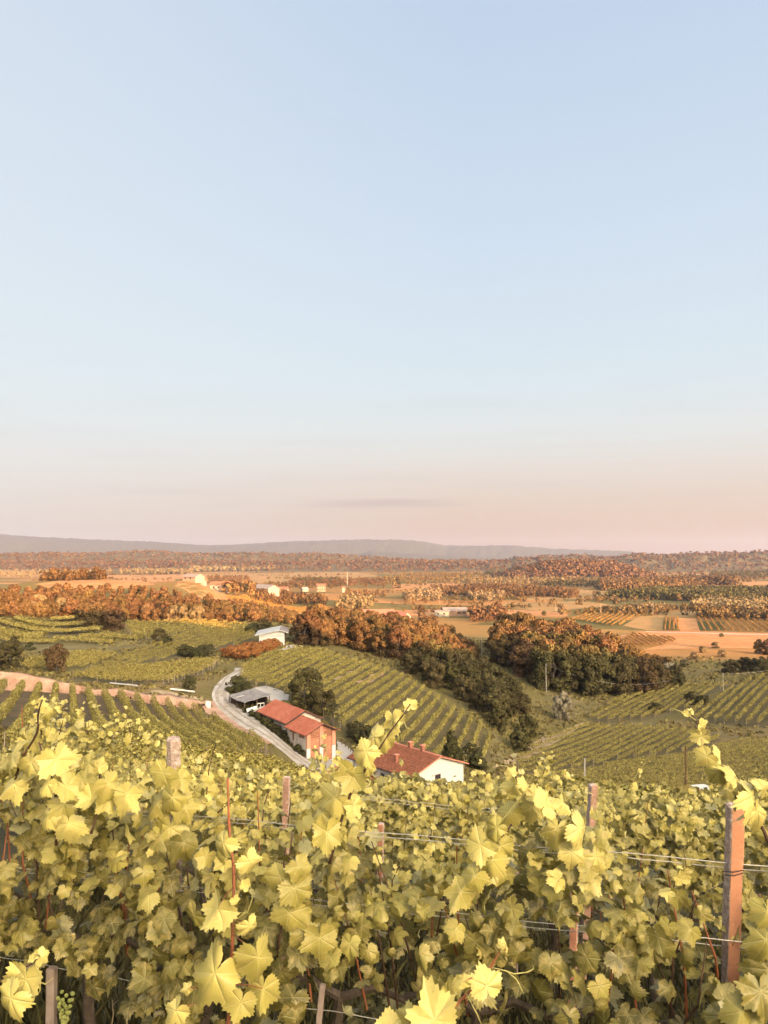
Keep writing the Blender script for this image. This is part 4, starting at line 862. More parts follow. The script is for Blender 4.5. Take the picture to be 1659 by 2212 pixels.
# ------------------------------------------------------------------ the white house with tiled roof
def chimney(o, x, y, z, h, s=.32):
    b = MB(); b.box(x - s, x + s, y - s * .8, y + s * .8, z - .9, z + h); ch = b.build('chimney', mat('chimney_brick', (.36, .14, .09), .9, (4, (.26, .10, .07), .4, .6)), o, bevel=.02)
    b = MB(); b.box(x - s - .1, x + s + .1, y - s * .8 - .1, y + s * .8 + .1, z + h, z + h + .12); b.build('chimney_cap', M_PINK, ch)
HOUSE_RZ = math.atan2(.65, .76)
def white_house():
    o = empty('white_house', (4.25, 114.7, EYE - 38.6), HOUSE_RZ); tag(o, 'white farmhouse with red clay tile roof in front of the hillside rows', 'house')
    Wd, L, ze, zr = 11.2, 14.6, 5.6, 7.5
    b = MB(); gable_shell(b, 0, Wd, 0, L, -1.5, ze, zr - .12, .4); wl = b.build('wall', M_WHITE, o)
    # two tiled slopes, each with its own frame so that the tiles run down the slope
    k = (zr - ze) / (Wd / 2); a = math.atan(k); sl_ = Wd / 2 / math.cos(a) + .75
    rf = empty('roof', (0, 0, 0)); rf.parent = o
    for sgn in (-1, 1):
        b = MB(); b.box(-.55, L + .55, 0, sl_, 0, .14)
        for i in range(44): b.box(-.55, L + .55, i * sl_ / 44, i * sl_ / 44 + .05, .14, .165)
        s_ = b.build('roof_slope', M_TILE, rf)
        ex = Vector((0, 1, 0)) if sgn < 0 else Vector((0, -1, 0)); ey = Vector((sgn * math.cos(a), 0, -math.sin(a))); ez = ex.cross(ey)
        M = Matrix((ex, ey, ez)).transposed().to_4x4(); M.translation = Vector((Wd / 2, 0 if sgn < 0 else L, zr)); s_.matrix_local = M
    b = MB(); b.tube([(Wd / 2, -.55, zr + .14), (Wd / 2, L + .55, zr + .14)], .17, 6); b.build('ridge_tiles', M_PINK, rf)
    b = MB()
    for sgn in (0, 1):
        P = [(-.68, -.6, ze - .23 - .05), (Wd / 2, -.6, zr - .02), (Wd / 2, -.6, zr + .14), (-.68, -.6, ze - .12)]
        if sgn: P = [(Wd - x, y, z) for x, y, z in P][::-1]
        b.prism(P, (0, .045, 0))
    b.build('barge_board', M_PINK, rf)
    b = MB(); b.tube([(-.78, -.5, ze - .26), (-.78, L + .5, ze - .26)], .09, 6); b.build('gutter', M_TRIM, rf)
    for x, z, w, h in ((4.9, 3.2, 1.05, 1.55), (2.3, .6, 1.1, 1.7)):
        b = MB(); b.box(x - .08, x + w + .08, -.05, .02, z - .08, z + h + .08); fr = b.build('window', M_SHUTTER, o)
        b = MB(); b.box(x + .02, x + w / 2 - .05, -.06, -.045, z + .05, z + h - .05); b.box(x + w / 2 + .05, x + w - .02, -.06, -.045, z + .05, z + h - .05); b.build('pane', M_GLASS, fr)
    for y in (3.0, 6.4, 10.0):
        b = MB(); b.box(-.04, .02, y, y + 1.0, 3.1, 4.5); fr = b.build('window', M_SHUTTER, o); b = MB(); b.box(-.055, -.035, y + .08, y + .92, 3.2, 4.4); b.build('pane', M_GLASS, fr)
    b = MB(); b.box(1.2, Wd - .3, -.012, .01, 2.78, 2.84); b.build('string_course', M_PLASTER, o)
    chimney(o, Wd / 2 + .1, 6.6, zr, .95); chimney(o, Wd / 2 + .1, 3.7, zr, .95); chimney(o, 1.6, 5.4, ze + .5, 1.25, .3); chimney(o, Wd / 2 - .6, 13.2, zr, 1.2, .3)
    # porch with hipped red roof on the long side, and a low annex at the back corner
    b = MB(); b.box(-2.6, -.01, 7.2, 10.6, -1.5, 2.0); b.build('porch_wall', M_WHITE, o)
    b = MB(); A, B_, D_, E_ = (-3.1, 6.8, 2.0), (-3.1, 11.0, 2.0), (-.02, 6.8, 3.3), (-.02, 11.0, 3.3); R1, R2 = (-1.5, 8.3, 3.2), (-1.5, 9.5, 3.2)
    b.add([A, B_, D_, E_, R1, R2, (-.02, 8.3, 3.6), (-.02, 9.5, 3.6)], [(0, 4, 5, 1), (0, 2, 6, 4), (1, 5, 7, 3), (4, 6, 7, 5), (0, 1, 3, 2), (2, 3, 7, 6)]); b.build('porch_roof', M_REDROOF, o)
    b = MB(); b.box(-4.2, .3, L + .01, L + 4.2, -1.5, 1.9); b.build('annex_wall', M_PLASTER, o)
    b = MB(); b.slab((-4.9, L - .1, 1.95), (.6, L - .1, 3.0), (.6, L + 4.8, 3.0), (-4.9, L + 4.8, 1.95), .14); b.build('annex_roof', M_REDROOF, o)
white_house()
# dark rail fence round the yard
def rail_fence():
    P = poly_xy([(724, 1606), (738, 1609), (752, 1618), (764, 1630), (768, 1640)], 100); o = empty('rail_fence', (P[0, 0], P[0, 1], 0)); tag(o, 'dark wooden rail fence along the yard below the vine rows', 'fence')
    L = np.concatenate([[0], np.cumsum(np.hypot(*np.diff(P, axis=0).T))]); t = np.arange(0, L[-1], 1.6); X, Y = np.interp(t, L, P[:, 0]), np.interp(t, L, P[:, 1]); Z = grass_z(X, Y)
    for x, y, z in zip(X, Y, Z): b = MB(); b.box(-.07, .07, -.07, .07, -.3, 1.25); b.build('post', M_WOOD, o, (x - P[0, 0], y - P[0, 1], z))
    for h in (.55, 1.05):
        b = MB(); b.tube([(x - P[0, 0], y - P[0, 1], z + h) for x, y, z in zip(X, Y, Z)], .05, 5); b.build('rail', M_WOOD, o)
rail_fence()
# ------------------------------------------------------------------ the white shed on the hill
def white_shed():
    a, b_ = G(562, 1393, 150), G(617, 1394, 150); Y = a.y; x0, x1 = -(829.5 - 562) / FPX * Y, -(829.5 - 616) / FPX * Y; w = x1 - x0; z = gz((x0 + x1) / 2, Y) - .1
    o = empty('white_shed', (x0, Y, z), R(6)); tag(o, 'white walled shed with pale metal roof beside the orange wood', 'shed')
    b = MB(); L = 16; ze, zr = 3.3, 4.6; xm = w * .80
    b.box(0, .3, 0, L, -1, ze); b.box(.3, w - .3, 0, .3, -1, ze); b.prism([(0, 0, ze), (w, 0, ze), (w, 0, 3.8), (xm, 0, zr)], (0, .3, 0)); b.box(w - .3, w, 0, 1.2, -1, ze); b.box(.3, w - .3, L - .3, L, -1, ze); b.build('wall', mat('shed_wall', (.47, .44, .41), .9, (.5, (.40, .37, .34), .45, .7)), o)
    b = MB(); b.box(.35, w - .35, -.02, .01, 2.75, 2.83); b.build('wall_joint', M_TRIM, o)
    b = MB(); b.slab((-1.4, -.8, 2.95), (xm, -.8, zr + .06), (xm, L + .5, zr + .06), (-1.4, L + .5, 2.95), .16); b.build('roof_slope', M_METALROOF, o)
    b = MB(); b.slab((xm, -.8, zr + .06), (w + 1.2, -.8, 3.75), (w + 1.2, L + .5, 3.75), (xm, L + .5, zr + .06), .16); b.build('roof_slope', M_SHADYROOF, o)  # darker brown paints shade on this slope of the pale roof
    b = MB(); b.prism([(-1.4, -.86, 2.95), (xm, -.86, zr + .04), (xm, -.86, zr + .28), (-1.4, -.86, 3.2)], (0, .05, 0)); b.prism([(xm, -.86, zr + .04), (w + 1.2, -.86, 3.74), (w + 1.2, -.86, 3.98), (xm, -.86, zr + .28)], (0, .05, 0)); b.build('fascia', M_METALROOF, o)
    for y in (4.5, 9, 13.5): b = MB(); b.box(w - .15, w + .1, y, y + .25, -1, 3.7); b.build('post', M_WOOD, o)
white_shed()
# ------------------------------------------------------------------ houses far off
M_FARWALL = mat('far_white_wall', (.21, .185, .16), .9)
M_FARROOF = mat('far_tile_roof', (.24, .10, .065), .9, objvar=.15)
def far_house(px, py, w, l, ze, zr, rz, label, rmin=300, wall=M_FARWALL, roof=M_FARROOF, wins=(), base=1.0, Y=None, ridge='x', cat='house', name='farmhouse', extra=None):
    """gable house; local x along its ridge, y away from the viewer; origin at front centre"""
    g = G(px, py, rmin) if Y is None else at(px, py, Y); z = gz(g.x, g.y); o = empty(name, (g.x, g.y, z), rz); tag(o, label, cat)
    b = MB()
    def body(b, x0, x1, y0, y1, ze, zr):
        ym = (y0 + y1) / 2; b.box(x0, x1, y0, y1, -base, ze); b.prism([(x0, y0, ze), (x0, ym, zr), (x0, y1, ze)], (x1 - x0, 0, 0))
    def top(b, x0, x1, y0, y1, ze, zr):
        ym = (y0 + y1) / 2; k = .5 * (zr - ze) / (ym - y0)
        b.prism([(x0 - .5, y0 - .5, ze - k), (x0 - .5, ym, zr), (x0 - .5, ym, zr + .25), (x0 - .5, y0 - .5, ze - k + .25)], (x1 - x0 + 1, 0, 0))
        b.prism([(x0 - .5, ym, zr), (x0 - .5, y1 + .5, ze - k), (x0 - .5, y1 + .5, ze - k + .25), (x0 - .5, ym, zr + .25)], (x1 - x0 + 1, 0, 0))
    body(b, -w / 2, w / 2, 0, l, ze, zr); b.build('wall', wall, o)
    b = MB(); top(b, -w / 2, w / 2, 0, l, ze, zr + .02); b.build('roof', roof, o)
    for x, zz_, ww, hh in wins: b = MB(); b.box(x, x + ww, -.06, .02, zz_, zz_ + hh); b.build('window', M_DARKHOLE, o)
    return o
far_house(408, 1258, 15, 8, 3.2, 5.2, R(-38), 'long pale farm building on top of the left hill', 250, Y=540, wins=((-5, 1.5, 1.2, 1.5), (1, 1.5, 1.2, 1.5)), roof=M_SHADYROOF, wall=mat('ochre_wall', (.30, .22, .16), .9))
far_house(434, 1262, 8, 7, 3.0, 4.8, R(20), 'white gabled house at the right end of the hilltop farm', 250, Y=545, wins=((-2.5, 1.5, 1.0, 1.4), (1.2, 1.5, 1.0, 1.4)))
far_house(474, 1278, 14, 9, 5.0, 7.2, R(4), 'lone white house with red roof right of the hilltop farm', 350, wins=((-5, 2.4, 1.3, 1.6), (-1.5, 2.4, 1.3, 1.6), (3, 2.4, 1.3, 1.6)))
far_house(562, 1286, 26, 11, 5.5, 8.5, R(-50), 'long white barn with grey roof behind the lit vine slope', 640, roof=M_GREYROOF)
far_house(608, 1284, 16, 10, 7, 9.5, R(0), 'white house with red roof and upper windows behind the lit slope', 640, wins=((-5, 3.5, 1.8, 2.0), (-1, 3.5, 1.8, 2.0), (3, 3.5, 1.8, 2.0)))
far_house(660, 1278, 9, 7, 4, 6, R(30), 'small pale shed left of the ochre villa', 640, roof=M_GREYROOF, cat='shed', name='small_shed')
far_house(694, 1278, 13, 10, 9, 11, R(10), 'tall ochre villa with many windows on the plain', 640, wall=mat('villa_wall', (.22, .155, .11), .9), wins=tuple((x, z, 1.5, 2.2) for x in (-6, -2.5, 1, 4.5) for z in (2, 6.5)))
far_house(742, 1280, 4, 4, 7, 8.4, R(0), 'little tower like transformer house right of the villa', 640, cat='tower', name='small_tower')
far_house(955, 1332, 12, 9, 4.2, 5.0, R(-4), 'white flat block of the farm on the lit plain', 350, wins=((-3.8, 1.8, 1.2, 1.3), (1.0, 1.8, 1.6, 1.4)), roof=M_SHADYROOF)
far_house(984, 1331, 20, 14, 4.8, 7.0, R(6), 'open brown roofed barn right of the white block on the plain', 350, wall=mat('barn_board', (.16, .10, .07), .9), roof=M_SHADYROOF, wins=((1, 2.2, 4, 1.4), (6, 2.2, 3, 1.4)), cat='barn', name='open_barn')
far_house(1040, 1334, 14, 9, 3.6, 5.2, R(-8), 'low barn half hidden by trees right of the farm', 350, roof=M_SHADYROOF, wall=M_PLASTER, cat='barn', name='low_barn')
far_house(820, 1341, 24, 12, 4.5, 8.0, R(12), 'wide red roofed house rising behind the near wood', 350)
far_house(852, 1343, 16, 11, 4.0, 7.0, R(-30), 'second red roofed house behind the near wood', 350)
far_house(20, 1222, 16, 9, 7, 11, R(60), 'tiny white chapel at far left below the wooded ridge', 1500, cat='chapel', name='chapel')
# ------------------------------------------------------------------ grape leaves seen close
def leaf_mat():
    m = bpy.data.materials.new('grape_leaf'); m.use_nodes = True; n = m.node_tree; n.nodes.clear()
    uv = nd(n, 'ShaderNodeSeparateXYZ', {0: nd(n, 'ShaderNodeUVMap').outputs[0]}); U, Vv = uv.outputs[0], uv.outputs[1]
    ang = math_(n, 'ABSOLUTE', math_(n, 'ARCTAN2', U, Vv)); rad = math_(n, 'SQRT', math_(n, 'ADD', math_(n, 'MULTIPLY', U, U), math_(n, 'MULTIPLY', Vv, Vv)))
    dd = math_(n, 'MINIMUM', math_(n, 'MINIMUM', ang, math_(n, 'ABSOLUTE', math_(n, 'SUBTRACT', ang, R(58)))), math_(n, 'ABSOLUTE', math_(n, 'SUBTRACT', ang, R(118))))
    dv = math_(n, 'MULTIPLY', dd, rad)
    vein = nd(n, 'ShaderNodeMapRange', {0: dv, 1: .012, 2: .042, 3: 1, 4: 0}).outputs[0]
    # side veins run off the main ones like the barbs of a feather
    sv = math_(n, 'SINE', math_(n, 'MULTIPLY', math_(n, 'SUBTRACT', rad, math_(n, 'MULTIPLY', dv, 1.1)), 42.0))
    sv = math_(n, 'MULTIPLY', nd(n, 'ShaderNodeMapRange', {0: sv, 1: .86, 2: .99, 3: 0, 4: .45}).outputs[0], nd(n, 'ShaderNodeMapRange', {0: dv, 1: .02, 2: .25, 3: 1, 4: .2}).outputs[0])
    vein = math_(n, 'MAXIMUM', vein, sv)
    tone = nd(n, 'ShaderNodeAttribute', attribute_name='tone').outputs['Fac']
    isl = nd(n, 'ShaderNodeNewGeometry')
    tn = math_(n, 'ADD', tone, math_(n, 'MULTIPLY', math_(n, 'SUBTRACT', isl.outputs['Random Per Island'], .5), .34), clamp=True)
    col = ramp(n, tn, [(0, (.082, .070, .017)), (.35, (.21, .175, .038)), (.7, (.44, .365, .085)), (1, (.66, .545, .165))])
    P = nd(n, 'ShaderNodeTexCoord').outputs['Object']
    t = nd(n, 'ShaderNodeTexNoise', {'Vector': P, 'Scale': 28.0, 'Detail': 5.0, 'Roughness': .65}).outputs[0]
    col = mix(n, nd(n, 'ShaderNodeMapRange', {0: t, 1: .46, 2: .70, 3: 0, 4: .6}).outputs[0], col, (.52, .38, .13))
    t2 = nd(n, 'ShaderNodeTexNoise', {'Vector': P, 'Scale': 70.0, 'Detail': 3.0}).outputs[0]
    col = mix(n, nd(n, 'ShaderNodeMapRange', {0: t2, 1: .66, 2: .74, 3: 0, 4: .5}).outputs[0], col, (.16, .085, .035))
    col = mix(n, math_(n, 'MULTIPLY', vein, .24), col, (.62, .54, .24))
    col = mix(n, isl.outputs['Backfacing'], col, mix(n, .35, col, (.46, .44, .27)))
    bp = nd(n, 'ShaderNodeBump', {'Height': math_(n, 'SUBTRACT', t, math_(n, 'MULTIPLY', vein, .5)), 'Strength': .5, 'Distance': .006})
    b = nd(n, 'ShaderNodeBsdfPrincipled', {'Base Color': col, 'Roughness': .42, 'Specular IOR Level': .45, 'Normal': bp.outputs[0]})
    tr = nd(n, 'ShaderNodeBsdfTranslucent', {0: mix(n, .4, col, (.50, .42, .05))})
    nd(n, 'ShaderNodeOutputMaterial', {0: nd(n, 'ShaderNodeMixShader', {0: .10, 1: b.outputs[0], 2: tr.outputs[0]}).outputs[0]}); return m
M_LEAF = leaf_mat()
_la = np.radians([0, 9, 18, 30, 40, 50, 58, 68, 78, 90, 100, 110, 118, 130, 142, 154, 166, 174, 180])
_lr = np.array([1.0, .92, .82, .71, .77, .88, .93, .86, .76, .67, .73, .79, .81, .75, .70, .65, .54, .34, .10])
def leaf_template(n_out, rings, teeth=.075):
    th = np.linspace(-math.pi, math.pi, n_out, endpoint=False) + math.pi / n_out * 0
    r = np.interp(np.abs(th), _la, _lr) * (1 + teeth * np.where(np.arange(n_out) % 2 == 0, 1, -1) * (np.abs(th) < 2.9))
    pts = [(0, 0)]; fr = np.linspace(0, 1, rings + 1)[1:]
    for f in fr: pts += [(f * a * math.sin(t), f * a * math.cos(t)) for a, t in zip(r, th)]
    F3 = [(0, 1 + (i + 1) % n_out, 1 + i) for i in range(n_out)]; F4 = []
    for k in range(rings - 1):
        a, b = 1 + k * n_out, 1 + (k + 1) * n_out
        F4 += [(a + i, a + (i + 1) % n_out, b + (i + 1) % n_out, b + i) for i in range(n_out)]
    return np.array(pts), np.array(F3), np.array(F4).reshape(-1, 4)
T_HI, T_MID, T_LO = leaf_template(56, 4), leaf_template(30, 2, .06), leaf_template(14, 1, .0)
def leaves(P, N, T, S, tone, rng, tpl, curl=1.0):
    """many leaves as one set of arrays; P petiole ends, N facing, T tip direction, S full width in metres"""
    uv, F3, F4 = tpl; n, M = len(P), len(uv); N = unit(N); T = unit(T - N * (T * N).sum(1, keepdims=True)); B = np.cross(T, N)
    u, v = uv[:, 0][None], uv[:, 1][None]; rho2 = u * u + v * v; th = np.arctan2(u, v); q = lambda a, b: rng.uniform(a, b, (n, 1)) * curl
    dv = np.minimum(np.minimum(np.abs(th), np.abs(np.abs(th) - R(58))), np.abs(np.abs(th) - R(118)))
    z = q(-.40, .30) * rho2 + q(-.55, .12) * np.abs(u) + q(.01, .10) * np.sin(np.minimum(dv * 3.0, 1.6)) * np.sqrt(rho2) + q(.02, .16) * np.sin(3 * th + rng.uniform(0, 6.28, (n, 1))) * rho2 + q(.0, .10) * np.sin(7 * th + rng.uniform(0, 6.28, (n, 1))) * rho2 ** 1.5 + q(-.22, .22) * u * v - q(.0, .55) * np.maximum(v, 0) ** 2
    k5 = 1 + q(-.09, .09) * np.cos(5 * th + rng.uniform(0, 6.28, (n, 1))) * np.sqrt(rho2) + q(-.10, .10) * np.sin(2 * th + rng.uniform(0, 6.28, (n, 1))) * np.sqrt(rho2); u, v = u * k5, v * k5
    uu = u * (1 + q(-.12, .12)) + q(-.1, .1) * v * v; s = (np.asarray(S) / 1.62)[:, None, None]
    V = P[:, None] + s * (uu[..., None] * B[:, None] + v[..., None] * T[:, None] + z[..., None] * N[:, None])
    off = (np.arange(n) * M)[:, None, None]
    Fs = [(F3[None] + off).reshape(-1, 3)]
    if len(F4): Fs.append((F4[None] + off).reshape(-1, 4))
    return V.reshape(-1, 3), Fs, np.tile(uv, (n, 1)), np.repeat(tone, M)
def leaf_object(name, data, parent, org=(0, 0, 0)):
    V, Fs, uv, tone = data; me = npmesh(name, V - np.array(org), Fs, M_LEAF, smooth=True, uv=uv)
    a = me.attributes.new('tone', 'FLOAT', 'POINT'); a.data.foreach_set('value', tone.astype(np.float32)); return link(name, me, parent)
M_CANE = mat('brown_cane', (.085, .045, .028), .6, (30, (.13, .07, .04), .4, .7), (60, .4, .003))
M_REDCANE = mat('red_cane', (.36, .105, .045), .55, (20, (.28, .13, .06), .4, .7))
M_TENDRIL = mat('green_tendril', (.42, .36, .12), .6)
M_VTRUNK = mat('vine_trunk', (.085, .06, .042), .95, (18, (.15, .11, .08), .4, .7), (40, .9, .01))
M_GRAPE = mat('green_grape', (.22, .24, .06), .35, (8, (.30, .30, .10), .4, .6))
DROW, EROW = np.array([.9701, -.2425]), np.array([.2425, .9701])
def row_pt(v, s): return v * EROW[0] + s * DROW[0], v * EROW[1] + s * DROW[1]
def row_depth(v, px):
    k = (px - CX) / FPX; return v / (EROW[0] * k + EROW[1])
TOP1 = np.array([(-300, 1620), (-100, 1600), (0, 1612), (90, 1600), (200, 1652), (330, 1664), (420, 1668), (470, 1695), (560, 1765), (620, 1800), (680, 1720), (760, 1700), (800, 1760), (850, 1885), (990, 1860), (1060, 1735), (1110, 1705), (1200, 1750), (1270, 1815), (1330, 1890), (1400, 1870), (1460, 1960), (1560, 1985), (1610, 1880), (1659, 1820), (1800, 1800), (2000, 1790)], float)
DEN1 = np.array([(-300, 1), (480, 1), (560, .72), (620, .7), (680, 1), (820, .9), (870, .72), (1000, .75), (1060, 1), (1260, .95), (1330, .5), (1520, .45), (1555, .12), (1605, .12), (1635, 1), (2000, 1)], float)
BOT1 = np.array([(-300, 2100), (80, 2085), (200, 2040), (290, 2075), (420, 2170), (520, 2250), (2000, 2260)], float)
def near_row(v, s0, s1, unit_w, per_m, tpl, size, top, labels, seed, group, tall=.0, dens=None, bottom=None, grapes=0, low=.42):
    rng = np.random.default_rng(seed); s = s0; i = 0; out = []
    while s < s1:
        n = int(per_m * unit_w); nc = max(6, n // 20); kc = rng.integers(0, nc, n); fr = rng.random(n) < .13
        ss = np.where(fr, s + rng.uniform(-.12, unit_w + .12, n), s + rng.uniform(-.08, unit_w + .08, nc)[kc] + rng.normal(size=n) * .055); x, y = row_pt(v, ss); px = CX + FPX * x / y
        k_ = rng.random(n) < .45 + .75 * np.abs(np.sin((ss - s) / unit_w * math.pi)) * rng.uniform(.75, 1.0); ss = ss[k_]; x, y, px = x[k_], y[k_], px[k_]; kc, fr = kc[k_], fr[k_]; n = len(ss); k_ = np.ones(n, bool)
        if dens is not None:
            k = k_ = rng.random(n) < np.interp(px, dens[:, 0], dens[:, 1]); ss, x, y, px = ss[k], x[k], y[k], px[k]; n = len(ss)
        gr = grass_z(x, y)
        if isinstance(top, np.ndarray): zt = EYE + np.array([float(rays(a, b)[1]) for a, b in zip(px, np.interp(px, top[:, 0], top[:, 1]))]) * y + (vnoise(ss, ss * 0 + 3, .24, 25) - .62) * .22
        else: zt = gr + top + .42 * (vnoise(ss, ss * 0 + v, .5, 21) - .5) * 2 + .25 * (vnoise(ss, ss * 0 + v, .13, 22) - .5)
        zb = gr + low
        if bottom is not None: zb = np.maximum(zb, EYE + np.array([float(rays(a, b)[1]) for a, b in zip(px, np.interp(px, bottom[:, 0], bottom[:, 1]))]) * y)
        f = np.where(fr[k_], rng.random(n), rng.random(nc)[kc][k_] ** .8 + rng.normal(size=n) * .075); f = np.abs(np.clip(f, -1, 1.04)); z = zb + (zt - zb) * f
        side = np.where(rng.random(n) < .62, -1.0, 1.0); half = (.20 + .10 * np.sin(f * 3.1)) * rng.uniform(.25, 1.15, n) * (1 - .45 * f ** 4)
        lump = vnoise(ss * 1.0, z, .28, 23); half = half * (.6 + .9 * lump)
        P = np.stack([x + EROW[0] * side * half, y + EROW[1] * side * half, z], 1)
        out_ = np.stack([EROW[0] * side, EROW[1] * side, np.zeros(n)], 1)
        N = out_ * (.95 - .35 * f[:, None]) + np.array([0, 0, 1.0]) * rng.uniform(.0, 1.25, (n, 1)) + rng.normal(size=(n, 3)) * .62
        T = np.array([0, 0, -1.0]) + out_ * .35 + rng.normal(size=(n, 3)) * .6; T[f > .93] += np.array([0, 0, 1.0])
        S = size * rng.uniform(.62, 1.2, n) * (1 - .38 * f ** 6) * np.where(rng.random(n) < .15, .6, 1)
        tone = np.clip(.16 + .52 * f ** 1.8 + rng.normal(size=n) * .10, 0, 1)  # young leaves paler on top; lower ones darkened further as painted shade
        xm, ym = row_pt(v, s + unit_w / 2); gz_ = gz(xm, ym); o = empty('grapevine', (xm, ym, gz_)); org = (xm, ym, gz_)
        tag(o, labels(i, CX + FPX * xm / ym), 'grapevine', group)
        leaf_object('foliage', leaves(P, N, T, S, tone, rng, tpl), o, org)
        b = MB(); q = [(rng.normal() * .03, rng.normal() * .03, h) for h in (-.2, .2, .5, .75)]; b.tube(q, [.035, .03, .026, .022], 7); hd = Vector(q[-1])
        for sg in (-1, 1): b.tube([hd, hd + Vector((DROW[0] * sg * unit_w * .25, DROW[1] * sg * unit_w * .25, .06)), hd + Vector((DROW[0] * sg * unit_w * .5, DROW[1] * sg * unit_w * .5, .02))], [.02, .016, .012], 6)
        b.build('trunk', M_VTRUNK, o)
        # canes running up through the leaves
        for c in range(7 if tpl is T_HI else 4):
            a = rng.uniform(-.5, .5) * unit_w; X, Y = a * DROW[0], a * DROW[1]; h1 = float(np.median(zt)) - gz_ + rng.uniform(-.35, .06); dx = rng.normal() * .08
            b = MB(); b.tube([(X, Y, .72), (X + dx * .4, Y + rng.normal() * .04 - .05, .72 + (h1 - .72) * .5), (X + dx, Y - .06 + rng.normal() * .05, h1)], [.006, .0045, .002], 5); b.build('cane', M_REDCANE if c % 3 == 0 else M_CANE, o)
        nt_ = 5 if tpl is T_HI else 4
        for c in range(nt_):
            sa = s + rng.uniform(0, unit_w); X, Y = row_pt(v, sa); Z = float(np.interp(sa, np.sort(ss), zt[np.argsort(ss)])) - .06; L_ = rng.uniform(.08, .30) * (1.25 if tpl is T_MID else 1); dr = Vector((rng.normal() * .35, rng.normal() * .25 - .1, 1)).normalized()
            p0 = Vector((X - org[0], Y - org[1], Z - org[2])); q = [p0, p0 + dr * L_ * .5, p0 + (dr + Vector((rng.normal() * .15, 0, -.1))) * L_]; b = MB(); b.tube(q, [.0035, .0025, .001], 5); tp = b.build('shoot_tip', M_TENDRIL if c % 2 else M_CANE, o)
            m_ = 6; f_ = np.linspace(.1, 1, m_); PP = np.array([q[0].lerp(q[2], t) for t in f_]) + np.array(org) + rng.normal(size=(m_, 3)) * .015; NN = np.array([0, -.6, .6]) + rng.normal(size=(m_, 3)) * .6; TT = rng.normal(size=(m_, 3)) * .8 + np.array([0, 0, -.3])
            leaf_object('tip_leaves', leaves(PP, NN, TT, size * (.95 - .65 * f_) * rng.uniform(.7, 1.1, m_), np.clip(.65 + .3 * f_, 0, 1), rng, tpl), tp, org)
        for g_ in range(grapes):
            a = rng.uniform(-.45, .45) * unit_w; b = MB(); c0 = Vector((a * DROW[0] - EROW[0] * .24, a * DROW[1] - EROW[1] * .24, rng.uniform(.5, .75)))
            bm = bmesh.new()
            for k in range(34):
                t = k / 34; rr_ = .034 * (1 - t * .75); an = k * 2.4; mtx = Matrix.Translation(c0 + Vector((math.cos(an) * rr_, math.sin(an) * rr_, -.13 * t)))
                bmesh.ops.create_icosphere(bm, subdivisions=1, radius=.0095, matrix=mtx)
            me = bpy.data.meshes.new('grape_bunch'); bm.to_mesh(me); bm.free(); me.materials.append(M_GRAPE); link('grape_bunch', me, o)
        out.append((o, s, s + unit_w)); s += unit_w; i += 1
    return out
V1, V2, VSP = 3.2, 6.6, 3.4
L1 = ['dense grapevine cut by the left edge of the photo, nearest row', 'tall grapevine with long arching shoots left of the round topped concrete post', 'dense grapevine with hanging leaves just left of the round topped concrete post',
      'dark leaved grapevine under the round topped concrete post', 'grapevine behind the bright red cane, nearest row', 'grapevine with the tall leafy shoot before the white house', 'low open grapevine below the white house, nearest row',
      'bushy grapevine with the arching dark cane right of the white house', 'sparse grapevine with bare wires left of the orange concrete post', 'grapevine around the foot of the orange concrete post', 'big leaved grapevine cut by the right edge of the photo', 'grapevine past the right edge', 'grapevine far past the right edge']
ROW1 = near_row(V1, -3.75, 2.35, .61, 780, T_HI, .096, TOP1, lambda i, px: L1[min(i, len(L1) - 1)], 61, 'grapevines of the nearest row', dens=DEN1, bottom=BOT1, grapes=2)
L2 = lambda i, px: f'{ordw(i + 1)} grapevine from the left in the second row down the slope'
ROW2 = near_row(V2, -5.4, 4.2, .8, 640, T_MID, .102, 1.72, L2, 62, 'grapevines of the second row')
